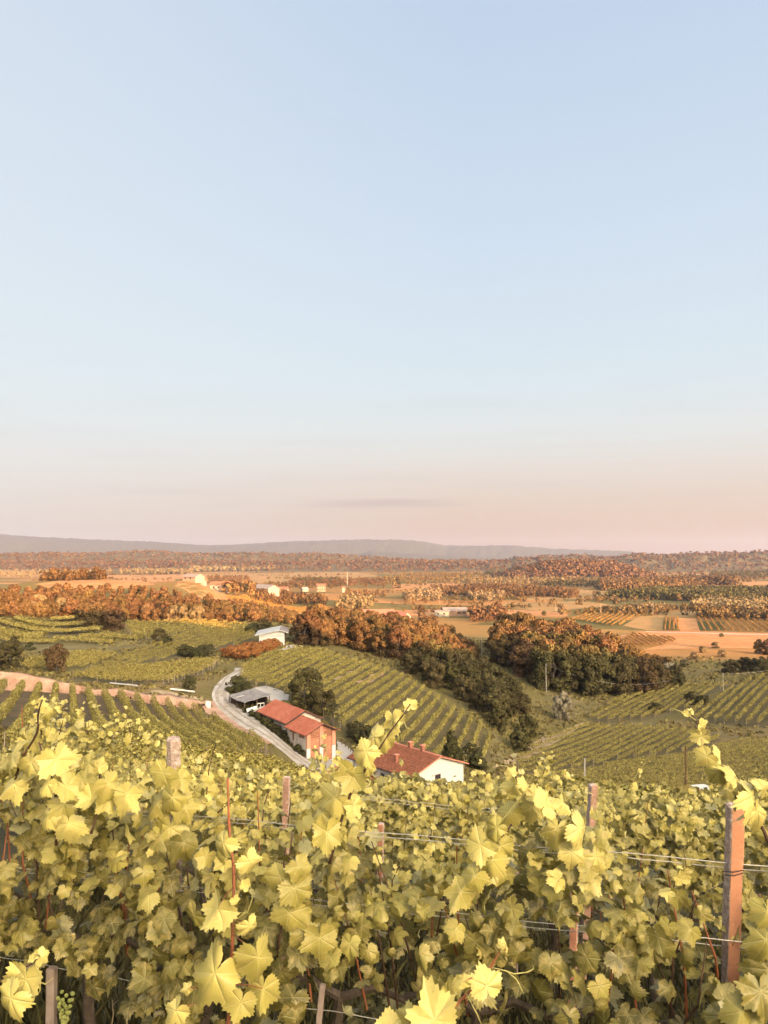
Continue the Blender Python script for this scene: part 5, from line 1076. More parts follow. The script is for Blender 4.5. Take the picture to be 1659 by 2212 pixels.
# rows farther down the slope, their tops stepping away below one another
def slope_rows():
    lim = np.array([(-400, 74), (-100, 76), (300, 80), (480, 100), (600, 116), (690, 119), (740, 108), (900, 101), (1000, 105), (1100, 112), (1250, 88), (1350, 56), (1500, 50), (2100, 46)], float)
    rng = np.random.default_rng(63); v = V2 + VSP; k = 3
    while v < 116:
        ss = np.arange(-.75 * v - 4, .62 * v + 5, .5); x, y = row_pt(v, ss); px = CX + FPX * x / np.maximum(y, .5); ok = y < np.interp(px, lim[:, 0], lim[:, 1]) - .5; ok &= (px > -160) & (px < 1830)
        runs = np.split(np.arange(len(ss)), np.nonzero(np.diff(ok.astype(int)))[0] + 1)
        for r in runs:
            if not ok[r[0]] or len(r) < 12: continue
            a, b = ss[r[0]], ss[r[-1]]; xm, ym = row_pt(v, (a + b) / 2); org = (xm, ym, gz(xm, ym))
            o = empty('vine_row', org); w = f'{ordw(k)} vine row down the slope from the camera' if len(runs) < 4 or px[r[0]] < 500 else f'{ordw(k)} vine row down the slope, its right hand piece'
            tag(o, w, 'vine row', 'vine rows stepping down the near slope')
            if v < 21:
                n = int((b - a) * 520); s = rng.uniform(a, b, n); X, Y = row_pt(v, s); g = grass_z(X, Y); f = rng.random(n) ** .7
                z = g + .55 + (1.05 + .32 * (vnoise(s, s * 0 + v, .6, 31) - .5) * 2 + .22 * (vnoise(s, s * 0 + v, .15, 32) - .5)) * f + np.where(rng.random(n) < .05, rng.random(n) * .3, 0)
                sd_ = np.where(rng.random(n) < .6, -1.0, 1.0); h = .27 * rng.uniform(.3, 1.2, n)
                P = np.stack([X + EROW[0] * sd_ * h, Y + EROW[1] * sd_ * h, z], 1); ou = np.stack([EROW[0] * sd_, EROW[1] * sd_, 0 * z], 1)
                N = ou * .8 + np.array([0, 0, 1.0]) * rng.uniform(.2, 1.1, (n, 1)) + rng.normal(size=(n, 3)) * .4; T = np.array([0, 0, -1.0]) + ou * .3 + rng.normal(size=(n, 3)) * .5
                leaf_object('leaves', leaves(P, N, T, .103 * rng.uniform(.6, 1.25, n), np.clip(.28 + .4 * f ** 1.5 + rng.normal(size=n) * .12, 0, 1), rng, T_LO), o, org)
            else:
                X, Y = row_pt(v, np.arange(a, b, 2.5)); lf = .13 + .0014 * v; me, _ = row_mesh(np.stack([X, Y], 1), rng, min(190, 4400 / v), lf, 1.8, .6, low=.6, gaps=.08, m=M_VINE, ref=np.array(org), shaggy=.3); link('leaves', me, o)
        v += VSP if v < 60 else VSP; k += 1
slope_rows()
# ------------------------------------------------------------------ long shoots drawn node by node
def shoot(owner, pts, Y, r0, r1, lv, m=None, tend=(), dY=0.0):
    """pts, lv, tend: display pixels; Y depth; lv = (x, y, width, tip angle, turn, tilt[, tone])"""
    o = owner[0]; org = Vector(o.location); n = len(pts)
    W = [at(p[0], p[1], Y + dY * i / max(n - 1, 1)) for i, p in enumerate(pts)]
    # smooth the cane
    C_ = []
    for i in range(n - 1):
        a, b, c, d = W[max(i - 1, 0)], W[i], W[i + 1], W[min(i + 2, n - 1)]
        for t in (0, .33, .66): C_.append(.5 * ((2 * b) + (c - a) * t + (2 * a - 5 * b + 4 * c - d) * t * t + (3 * b - a - 3 * c + d) * t ** 3))
    C_.append(W[-1]); k = len(C_)
    mb = MB(); mb.tube([p - org for p in C_], [r0 + (r1 - r0) * i / (k - 1) + (.0012 if i % 3 == 0 else 0) for i in range(k)], 7); sh = mb.build('shoot', m or M_CANE, o, smooth=True)
    rg = np.random.default_rng(int(pts[0][0] * 7 + pts[0][1])); P, N, T, S, TN = [], [], [], [], []
    for q in lv:
        x, y, w, ang, turn, tilt = q[:6]; a = R(ang); dep = Y + rg.uniform(-.10, .02) - .03
        c = at(x, y, dep); tip = Vector((math.cos(a), 0, math.sin(a))); nrm = Vector((math.sin(R(turn)), -math.cos(R(turn)) * math.cos(R(tilt)), math.sin(R(tilt))))
        size = w / FPX * dep * 1.0; t_ = (tip - nrm * tip.dot(nrm)).normalized(); base = c - t_ * size * .16
        P.append(base[:]); N.append(nrm[:]); T.append(tip[:]); S.append(size); TN.append(q[6] if len(q) > 6 else .82)
        near = min(C_, key=lambda p: (p - base).length)
        pm = MB(); mid = near.lerp(base, .5) + Vector((0, -.01, .012)); pm.tube([near - org, mid - org, base - org], [.0022, .0018, .0014], 5); pm.build('petiole', M_REDCANE if m is M_REDCANE else M_TENDRIL, sh)
    d = leaves(np.array(P), np.array(N), np.array(T), np.array(S), np.array(TN), rg, T_HI, 1.6)
    V, Fs, uv, tone = d
    M = len(T_HI[0])
    lo = leaf_object('shoot_leaves', d, sh, tuple(org))
    for t in tend:
        tm = MB(); Q = [at(a, b, Y - .03) - org for a, b in t]; tm.tube(Q, [.002] * (len(Q) - 1) + [.0008], 5); tm.build('tendril', M_TENDRIL, sh, smooth=True)
def owner_at(px):
    return min(ROW1, key=lambda t: abs(CX + FPX * row_pt(V1, (t[1] + t[2]) / 2)[0] / row_pt(V1, (t[1] + t[2]) / 2)[1] - px))
shoot(owner_at(60), [(30, 1691), (50, 1636), (80, 1583), (82, 1545), (91, 1512)], 3.3, .006, .0025, [(66, 1602, 62, 235, -35, 20), (22, 1640, 78, 200, -45, 35, .9), (92, 1528, 22, 250, 30, 20, .9), (103, 1545, 34, 285, 50, 10), (60, 1655, 60, 250, -10, 30), (20, 1700, 60, 230, 0, 35), (88, 1512, 16, 90, 0, 0, 1), (40, 1585, 30, 180, -40, 0)], dY=-.2)
shoot(owner_at(130), [(122, 1826), (120, 1706), (107, 1671), (84, 1603)], 3.2, .006, .003, [(127, 1652, 78, 295, 45, 20, .9), (152, 1706, 62, 320, 25, 35), (95, 1700, 52, 240, -20, 30), (140, 1745, 56, 290, 10, 30), (98, 1770, 60, 250, -15, 30), (150, 1790, 60, 280, 15, 30), (186, 1655, 55, 215, -40, 30, .9), (172, 1690, 50, 250, 5, 40)])
shoot(owner_at(210), [(197, 1800), (212, 1746), (215, 1686), (218, 1655)], 3.2, .005, .0025, [(215, 1650, 36, 80, 10, 20), (240, 1700, 60, 310, 30, 25), (190, 1730, 56, 230, -20, 30), (235, 1735, 48, 290, 15, 35), (272, 1725, 66, 250, 20, 35)])
shoot(owner_at(760), [(712, 1865), (735, 1780), (755, 1720), (785, 1668), (815, 1624), (842, 1582), (868, 1548), (886, 1521)], 3.05, .006, .0015,
      [(886, 1519, 30, 95, 10, 10, .9), (850, 1561, 48, 275, 25, 15, .95), (862, 1552, 36, 330, 40, 5, .95), (831, 1601, 64, 265, 10, 20, .9), (801, 1588, 50, 160, -30, 20, .95), (784, 1632, 66, 235, -10, 15, .8), (796, 1662, 40, 290, 20, 20, .9), (757, 1684, 66, 250, -8, 12, .75), (740, 1668, 44, 190, -35, 20), (722, 1736, 74, 260, 0, 15, .7), (706, 1811, 78, 270, 5, 20, .62), (768, 1745, 50, 300, 30, 20, .8), (690, 1760, 46, 200, -25, 25)],
      tend=[[(868, 1548), (878, 1572), (893, 1577)], [(809, 1640), (801, 1658), (806, 1675), (822, 1690)]], dY=-.15)
shoot(owner_at(1190), [(1259, 1885), (1244, 1836), (1229, 1806), (1189, 1756), (1149, 1721), (1122, 1690), (1107, 1668)], 2.95, .0065, .003,
      [(1102, 1668, 26, 120, -10, 10, .9), (1108, 1702, 46, 250, -20, 20, .95), (1131, 1690, 32, 60, 20, 20, .95), (1154, 1712, 38, 80, 10, 20, .95), (1181, 1732, 58, 40, 30, 25, .95), (1221, 1742, 48, 300, 30, 25, .9), (1099, 1762, 58, 230, -15, 20, .85), (1066, 1792, 52, 215, -20, 20, .8), (1149, 1752, 62, 260, 0, 20, .85), (1260, 1797, 68, 320, 25, 25, .85), (1292, 1862, 66, 290, 20, 25, .8), (1234, 1850, 54, 260, 5, 25, .8), (1200, 1800, 60, 250, -5, 25, .8), (1283, 1905, 60, 300, 15, 30, .7)],
      tend=[[(1109, 1671), (1095, 1655), (1072, 1652)], [(1122, 1690), (1128, 1672), (1124, 1660)]])
shoot(owner_at(1080), [(1054, 1838), (1075, 1815), (1094, 1796), (1105, 1780)], 2.9, .005, .003, [(1029, 1832, 66, 220, -20, 20, .8), (1079, 1838, 60, 260, 5, 25, .75), (1058, 1868, 70, 250, -5, 20, .7), (989, 1937, 74, 240, -10, 25, .62), (1020, 1900, 60, 230, -10, 25, .65)])
shoot(owner_at(1640), [(1680, 1860), (1659, 1817), (1645, 1786), (1618, 1758), (1591, 1726), (1559, 1681), (1538, 1647), (1527, 1618), (1516, 1585), (1503, 1556), (1490, 1540)], 2.6, .0065, .002,
      [(1490, 1537, 20, 120, 0, 10, 1), (1480, 1541, 14, 170, 0, 10, 1), (1518, 1569, 27, 330, 20, 10, 1), (1509, 1593, 40, 200, -15, 15, .95), (1521, 1638, 44, 215, -15, 10, .8), (1555, 1632, 46, 70, 45, 10, .95), (1548, 1675, 46, 230, -20, 15, .9), (1584, 1672, 74, 45, 55, 25, 1), (1604, 1700, 84, 320, 48, 25, .95), (1632, 1732, 82, 310, 40, 25, .9), (1640, 1764, 62, 280, 15, 20, .8), (1570, 1712, 40, 230, -20, 20, .85), (1652, 1700, 50, 20, 40, 20, .95)],
      tend=[[(1503, 1556), (1480, 1540), (1453, 1531)], [(1538, 1647), (1546, 1675), (1548, 1695), (1535, 1712)], [(1518, 1600), (1519, 1625)]])
shoot(owner_at(480), [(492, 2225), (497, 2150), (501, 2076), (503, 1986), (505, 1886), (500, 1836), (495, 1786), (492, 1681)], 2.75, .0075, .004,
      [(477, 1828, 58, 235, -25, 20, .85), (463, 1976, 80, 245, -30, 25, .95), (541, 1868, 54, 300, 40, 10, .95), (451, 2122, 122, 240, -8, 25, .85), (508, 2095, 40, 90, 20, 30, .9), (541, 2007, 44, 285, 35, 10, .95), (560, 2082, 82, 280, 25, 15, .82), (566, 2150, 76, 260, 10, 20, .85), (517, 2178, 66, 255, 0, 25, .75), (508, 1946, 20, 300, 20, 10, 1), (400, 2138, 26, 200, 0, 20, 1), (372, 2192, 58, 235, -10, 25, .85), (530, 1910, 26, 60, 20, 20, .95)],
      m=M_REDCANE, tend=[[(500, 1815), (530, 1790), (553, 1765), (557, 1752), (548, 1752)], [(505, 1972), (535, 1972), (545, 1940), (540, 1905)], [(503, 1990), (525, 1975), (532, 1965)]], dY=.15)
shoot(owner_at(980), [(940, 2225), (980, 2176), (1030, 2126), (1062, 2085), (1086, 2044)], 2.25, .005, .002, [(1050, 2118, 66, 95, 10, 15, .95), (996, 2122, 36, 200, -15, 15, .95), (1088, 2040, 24, 60, 10, 10, 1), (1094, 2058, 20, 300, 10, 10, 1), (932, 2184, 108, 110, -5, 30, .9), (842, 2208, 60, 100, 0, 30, .9), (880, 2196, 50, 160, 0, 30, .85)], m=M_REDCANE,
      tend=[[(1062, 2090), (1095, 2098), (1110, 2104), (1140, 2100), (1153, 2092), (1150, 2084)], [(1095, 2098), (1115, 2115), (1128, 2140), (1124, 2148)], [(1008, 2148), (1030, 2190), (1045, 2225)]])
shoot(owner_at(30), [(-40, 2140), (20, 2110), (70, 2080), (88, 2066)], 2.25, .004, .002, [(48, 2130, 88, 255, -10, 15, .92), (14, 2168, 76, 235, -10, 20, .9), (92, 2066, 32, 20, 20, 10, .98), (68, 2068, 18, 160, 0, 10, 1)], tend=[[(76, 2085), (88, 2110), (86, 2140), (78, 2155)], [(78, 2118), (98, 2126), (115, 2112)], [(45, 2160), (62, 2176), (70, 2176)]])
shoot(owner_at(1640), [(1700, 2190), (1660, 2100), (1650, 2010), (1640, 1930)], 2.45, .006, .003, [(1652, 2044, 84, 250, -5, 25, .45), (1655, 2110, 92, 240, -10, 25, .42), (1615, 2185, 78, 230, -15, 30, .4), (1648, 2160, 90, 270, 5, 30, .4), (1658, 1978, 66, 260, 5, 25, .55), (1600, 2200, 80, 250, 0, 30, .4), (1548, 2205, 60, 240, -10, 30, .4)])
shoot(owner_at(700), [(600, 2050), (615, 1960), (622, 1880), (632, 1800)], 3.0, .005, .003, [(600, 1905, 62, 240, -10, 20, .6), (640, 1930, 66, 280, 10, 20, .58), (622, 1985, 70, 260, 0, 20, .5), (650, 1880, 58, 300, 15, 25, .62), (655, 2030, 66, 270, 5, 20, .42), (690, 2040, 70, 270, 0, 20, .4)])
shoot(owner_at(375), [(384, 1850), (378, 1770), (366, 1710), (352, 1672)], 3.3, .005, .0025, [(346, 1676, 56, 240, -15, 20, .75), (394, 1690, 50, 300, 20, 20, .75), (370, 1735, 70, 265, 0, 20, .6), (334, 1742, 60, 230, -15, 25, .6), (404, 1752, 56, 300, 20, 25, .62), (366, 1802, 74, 270, 0, 20, .5), (398, 1832, 68, 285, 10, 25, .48), (340, 1815, 64, 250, -10, 25, .48)])
# ------------------------------------------------------------------ posts, stakes and wires of the near rows
M_CONC = mat('pebbly_concrete', (.47, .335, .275), .95, [(40, (.64, .52, .45), .5, .6), (90, (.26, .16, .11), .56, .66)], (55, 1.0, .012))
M_ORANGE = mat('orange_concrete', (.60, .27, .15), .9, [(6, (.50, .20, .11), .45, .68), (22, (.42, .22, .15), .56, .72), (60, (.70, .40, .27), .6, .72)], (50, .5, .005))  # orange tone for single faces of the concrete posts
M_DULL = mat('dull_red_concrete', (.42, .235, .165), .95, [(8, (.30, .17, .12), .45, .68), (30, (.54, .38, .30), .55, .7), (70, (.22, .13, .09), .58, .7)], (50, .8, .008))
def conc_post(top, bot, Y0, Y1, w, rz, label, mats, chamf=.25, split=False):
    a, b = at(*bot, Y1), at(*top, Y0); o = empty('concrete_post', a); tag(o, label, 'post'); d = b - a; ax = d.normalized(); a0 = Vector((0, 0, 0)) - ax * 1.2
    X = Vector((math.cos(rz), math.sin(rz), 0)); Yv = ax.cross(X).normalized(); mb = MB(); rg = random.Random(int(top[0]))
    prof = [(-1, -1 + chamf), (-1 + chamf, -1), (1 - chamf, -1), (1, -1 + chamf), (1, 1 - chamf), (1 - chamf, 1), (-1 + chamf, 1), (-1, 1 - chamf)]
    n = 26; vs = []
    for i in range(n + 1):
        c = a0 + (d - a0) * (i / n)
        for px, py in prof: j = 1 + rg.uniform(-.06, .06); vs.append(c + X * px * w / 2 * j + Yv * py * w / 2 * j)
    for px, py in prof: vs.append(d + ax * w * .12 + X * px * w * .38 + Yv * py * w * .38)
    for i in range(n + 1):
        for k in range(8): mb.cur = 1 if (len(mats) > 1 and k in (1, 2)) else 0; 
    mb.v = [tuple(v) for v in vs]
    for i in range(n + 1):
        for k in range(8): mb.f.append((i * 8 + k, i * 8 + (k + 1) % 8, (i + 1) * 8 + (k + 1) % 8, (i + 1) * 8 + k)); mb.m.append(1 if (len(mats) > 1 and k in (1, 2)) else 0)
    mb.f.append(tuple(range((n + 1) * 8, (n + 2) * 8))); mb.m.append(0)
    mb.build('shaft', mats, o); return o
pr = conc_post((1588, 1742), (1577, 2120), 2.88, 3.0, .052, R(2), 'leaning square concrete post with orange face at right', [M_CONC, M_ORANGE], .16)
b = MB(); b.tube([at(1560, 1882, 2.85) - pr.location, at(1584, 1884, 2.83) - pr.location, at(1606, 1880, 2.87) - pr.location], .0022, 5); b.tube([at(1566, 1890, 2.85) - pr.location, at(1586, 1892, 2.83) - pr.location, at(1605, 1886, 2.87) - pr.location], .0022, 5); b.build('wire_tie', M_TRIM, pr)
conc_post((375, 1597), (377, 1760), 3.78, 3.86, .064, R(20), 'round topped pebbly concrete post above the left vines', [M_CONC], .5)
conc_post((619, 1680), (617, 1810), 6.65, 6.7, .055, R(-10), 'reddish concrete post of the second row left of the barn road', [M_CONC, M_DULL], .15)
conc_post((1281, 1696), (1275, 1800), 6.0, 6.05, .056, R(12), 'pale topped square post of the second row at right', [M_CONC, M_DULL], .15)
conc_post((1243, 1860), (1240, 1990), 5.9, 5.95, .060, R(-25), 'lower grey pink post seen through the sparse vine', [M_CONC, M_ORANGE], .2)
conc_post((823, 1780), (822, 1850), 9.6, 9.7, .07, R(-20), 'post of the third row seen through leaves below the house', [M_CONC, M_ORANGE], .2)
conc_post((1192, 1690), (1190, 1740), 10.2, 10.2, .08, R(-20), 'reddish post of the third row right of the arching cane', [M_ORANGE, M_CONC], .2)
conc_post((1116, 1885), (1115, 1985), 6.3, 6.3, .035, R(-20), 'thin grey post behind the bushy vine', [M_POST], .2)
conc_post((112, 2092), (111, 2212), 3.5, 3.5, .042, R(-10), 'weathered wooden post in the bottom left corner', [M_POST], .35)
conc_post((697, 2128), (688, 2215), 3.0, 3.0, .022, R(-10), 'thin pale stake near the bottom edge', [M_POST], .3)
M_STEEL = mat('trellis_wire', (.52, .47, .40), .45, spec=.6, metal=.3)
def trellis(p, q, v, r, label, sag=.015, twist=0):
    ya, yb = row_depth(v, p[0]), row_depth(v, q[0]); a, b = at(p[0], p[1], ya), at(q[0], q[1], yb); e = (b - a); a2, b2 = a - e * .3, b + e * .3
    P = [a2.lerp(b2, t) - Vector((0, 0, sag * 4 * t * (1 - t) + twist * math.sin(t * 40))) for t in np.linspace(0, 1, 40)]
    m = MB(); m.tube([x - a2 for x in P], r, 5); tag(m.build('trellis_wire', M_STEEL, None, a2), label, 'wire', 'wires of the near vine rows')
for i, (p, q, v, l) in enumerate([((0, 1716), (1579, 1856), V1 - .05, 'topmost trellis wire of the nearest row'), ((0, 1724), (1579, 1867), V1 + .05, 'twin of the topmost trellis wire, nearest row'),
        ((70, 1871), (1569, 2022), V1 - .06, 'middle trellis wire of the nearest row'), ((70, 1880), (1569, 2036), V1 + .06, 'twin of the middle trellis wire, nearest row'),
        ((135, 2086), (800, 2191), V1 - .02, 'lowest trellis wire of the nearest row'),
        ((829, 1722), (1094, 1746), V2 - .05, 'topmost trellis wire of the second row'), ((829, 1729), (1094, 1753), V2 + .05, 'twin of the topmost wire, second row'),
        ((829, 1893), (940, 1906), V2 - .05, 'middle trellis wire of the second row'), ((829, 1902), (940, 1915), V2 + .05, 'twin of the middle wire, second row')]):
    trellis(p, q, v, .0019 if v < 4 else .0022, l, .02, .004)
# ------------------------------------------------------------------ rough grass under the vines
M_GRASS = mat('rough_grass', (.075, .064, .026), .9, None, None, .1, island=.5)
def grass():
    rg = np.random.default_rng(77); n = 26000; v = rg.uniform(1.6, 9.5, n); s = rg.uniform(-1, 1, n) * (1.2 + .62 * v); x, y = row_pt(v, s); z = grass_z(x, y)
    h = rg.uniform(.06, .32, n) * (.6 + .8 * vnoise(x, y, .5, 41)); a = rg.uniform(0, 6.28, n); w = .006 + .004 * rg.random(n); lx, ly = rg.normal(size=n) * .35 * h, rg.normal(size=n) * .35 * h
    V = np.stack([np.stack([x - np.cos(a) * w, y - np.sin(a) * w, z - .02], 1), np.stack([x + np.cos(a) * w, y + np.sin(a) * w, z - .02], 1), np.stack([x + lx * .5 + np.cos(a) * w * .6, y + ly * .5 + np.sin(a) * w * .6, z + h * .6], 1), np.stack([x + lx, y + ly, z + h], 1)], 1).reshape(-1, 3)
    tag(link('grass', npmesh('grass', V, np.arange(4 * n).reshape(n, 4), M_GRASS)), 'rough dark grass under the nearest vine rows', 'grass', None, 'stuff')
grass()
M_STALK = mat('dry_stalk', (.42, .30, .17), .8)
for i, (px, p0_, p1_, Y) in enumerate(((190, 2090, 2215, 3.7), (274, 2130, 2215, 3.6), (240, 2160, 2215, 3.8))):
    a, t = at(px - 4, p1_ + 30, Y), at(px + 3, p0_, Y); b = MB(); b.tube([Vector((0, 0, -.3)), Vector((0, 0, 0)), (t - a) * .6 + Vector((.01, 0, 0)), t - a], [.004, .004, .003, .0015], 5)
    b.tube([(t - a) * .85, (t - a) * 1.0 + Vector((.03, 0, .0))], [.002, .001], 4); tag(b.build('dry_stalk', M_STALK, None, a), ('tallest dry forked stalk in the dark gap at bottom left', 'thin dry stalk at the right of the dark gap', 'short dry stalk between the taller two')[i], 'stalk')
# ------------------------------------------------------------------ far hills
M_HILL = mat('mountain_woods', (.060, .060, .040), .95, [(.004, (.085, .075, .05), .5, .75), (.02, (.045, .046, .032), .45, .65)])
M_RCROWN = mat('ridge_crowns', (.040, .036, .024), .9, None, None, .1, island=.35)
M_RIDGE = mat('ridge_woods', (.075, .062, .028), .95, [(.02, (.11, .08, .035), .45, .65), (.08, (.045, .040, .018), .45, .65)])
def ridge(name, prof, Y0, half, base, m, label, dx, rough, seed, x0=-260, x1=1920, ny=26):
    px = np.arange(x0, x1, dx); prof = np.array(prof, float); top = np.interp(px, prof[:, 0], prof[:, 1])
    z = np.array([float(rays(p, t)[1]) for p, t in zip(px, top)]) * Y0 + EYE
    v = np.linspace(-1, 1, ny); xr = np.array([float(rays(p, 1150)[0]) for p in px])
    X = xr[:, None] * (Y0 + v[None] * half); Y = np.broadcast_to(Y0 + v[None] * half, X.shape)
    c = np.cos(v * math.pi / 2)[None] ** 1.2; spur = vnoise(X, Y * .6, half * .45, seed) - .5
    h = (z[:, None] - base) * np.clip(c * (1 + .45 * spur * (1 - c)), 0, 1.05)
    h = np.where(z[:, None] - base > 0, h, (z[:, None] - base) * c)
    Z = base + h + rough * ((vnoise(X, Y, rough * 2.2, seed + 1) - .5) + (vnoise(X, Y, rough * 5, seed + 2) - .5)) * np.minimum(1, np.maximum(h, 0) / (rough * 2)) - 2
    n, k = X.shape; i = np.arange(n - 1)[:, None] * k + np.arange(k - 1)[None]
    F = np.stack([i, i + k, i + k + 1, i + 1], -1).reshape(-1, 4)
    tag(link(name, npmesh(name, np.stack([X, Y, Z], -1).reshape(-1, 3), F, m, smooth=True)), label, None, None, 'structure')
    if m is M_RIDGE:
        rg = np.random.default_rng(seed + 5); A = np.stack([X, Y, Z], -1).reshape(-1, 3); A = A[(A[:, 2] > 4) & (A[:, 1] < Y0 + half * .25)]; q = A[rg.integers(0, len(A), 5200)] + rg.normal(size=(5200, 3)) * [9, 14, 0]
        s_ = rg.uniform(3.2, 7.5, 5200) * (Y0 / 3600) ** .5; k = np.repeat(np.arange(5200), 9); e = unit(rg.normal(size=(len(k), 3)) + [0, 0, .4]); Vq, Fq = quads(q[k] + e * s_[k][:, None] * [1, 1, .9] + [0, 0, 2], e + rg.normal(size=(len(k), 3)) * .3, s_[k] * .95, rg)
        c_ = q.mean(0); tag(link('wood', npmesh('wood', Vq - c_, Fq, M_TREE), None, c_), 'tree crowns covering the ' + label, 'wood', None, 'stuff')
ridge('mountain', [(-260, 1146), (0, 1154), (60, 1158), (150, 1163), (230, 1167), (330, 1170), (450, 1178), (520, 1176), (620, 1170), (740, 1166), (830, 1165), (900, 1168), (960, 1178), (1050, 1179), (1110, 1178), (1200, 1186), (1340, 1190), (1420, 1197), (1600, 1203), (1920, 1206)],
      9500, 1400, 0, M_HILL, 'long blue mountain ridge on the horizon', 4, 14, 51)
ridge('mountain', [(-260, 1206), (600, 1206), (760, 1203), (800, 1190), (850, 1193), (910, 1197), (960, 1201), (1060, 1206), (1920, 1206)],
      7600, 900, 0, M_HILL, 'lower pale foothill in front of the blue mountain', 5, 10, 61)
ridge('wooded_ridge', [(-260, 1196), (0, 1197), (60, 1197), (120, 1194), (170, 1197), (250, 1195), (330, 1190), (400, 1196), (470, 1197), (540, 1193), (600, 1198), (700, 1196), (760, 1202), (830, 1206), (900, 1210), (1920, 1216)],
      3600, 420, 0, M_RIDGE, 'long brown wooded ridge under the mountain', 2.5, 9, 71, ny=40)
ridge('wooded_ridge', [(-260, 1216), (1040, 1215), (1110, 1207), (1160, 1205), (1230, 1200), (1320, 1204), (1380, 1198), (1440, 1200), (1500, 1197), (1659, 1193), (1920, 1191)],
      3000, 380, 0, M_RIDGE, 'dark wooded ridge at far right', 2.5, 9, 81, ny=40)
# low swells of the plain in the middle distance
def swell(name, px0, px1, py, Y0, half, h, label, seed):
    ridge(name, [(px0 - 60, py + 20), (px0, HORIZ + FPX * (EYE - .0) / Y0), (px0 + (px1 - px0) * .35, py), (px0 + (px1 - px0) * .7, py + 1), (px1, HORIZ + FPX * (EYE - .0) / Y0), (px1 + 60, py + 20)], Y0, half, 0, M_RIDGE, label, 3, 5, seed, px0, px1, 20)
swell('wooded_hill', 1060, 1420, 1213, 1900, 170, 0, 'low wooded hill in the right middle distance', 91)
# ------------------------------------------------------------------ far woods: masses of small crowns
def mass(name, px, d, H, label, m=M_TREE, rmin=250, W=.8, per=46, seed=0, world=None, zf=None, shape='round'):
    rg = np.random.default_rng(100 + seed); P = poly_xy(px, rmin) if world is None else np.array(world, float)
    Q = scatter(P, d, rg, 2500)
    if len(Q) == 0: print('EMPTY', label); return
    z = (grass_z(Q[:, 0], Q[:, 1]) if zf is None else zf(Q[:, 0], Q[:, 1])) - .3
    n = len(Q); h = H * rg.uniform(.72, 1.15, n); k = np.repeat(np.arange(n), per); N = len(k)
    e = unit(rg.normal(size=(N, 3)) + np.array([0, 0, .3])); w = W * h / 2 * rg.uniform(.8, 1.25, n)
    # three or four lumps per crown
    L = 5; lump = unit(rg.normal(size=(n, L, 3))) * .45; li = rg.integers(0, L, N); o = lump[k, li] + e * .58
    s = np.stack([w[k], w[k], h[k] * .5], 1)
    Pt = np.stack([Q[k, 0], Q[k, 1], z[k] + h[k] * .5], 1) + o * s
    Pt[:, 2] = np.maximum(Pt[:, 2], z[k] + .05 * h[k])
    size = (w[k] * .42 if shape == 'round' else w[k] * .75) * rg.uniform(.7, 1.3, N)
    V, F = quads(Pt, e + rg.normal(size=(N, 3)) * .35, size, rg)
    c = np.array([Q[:, 0].mean(), Q[:, 1].mean(), z.mean()])
    tag(link(name, npmesh(name, V - c, F, m), None, c), label, 'wood', None, 'stuff'); print('mass', label, n)
S = 0
mass('wood', LEFTBACK, 6.0, 5.6, 'orange lit trees over the back of the left hillside wood', M_TREE, rmin=220, per=260, seed=90)
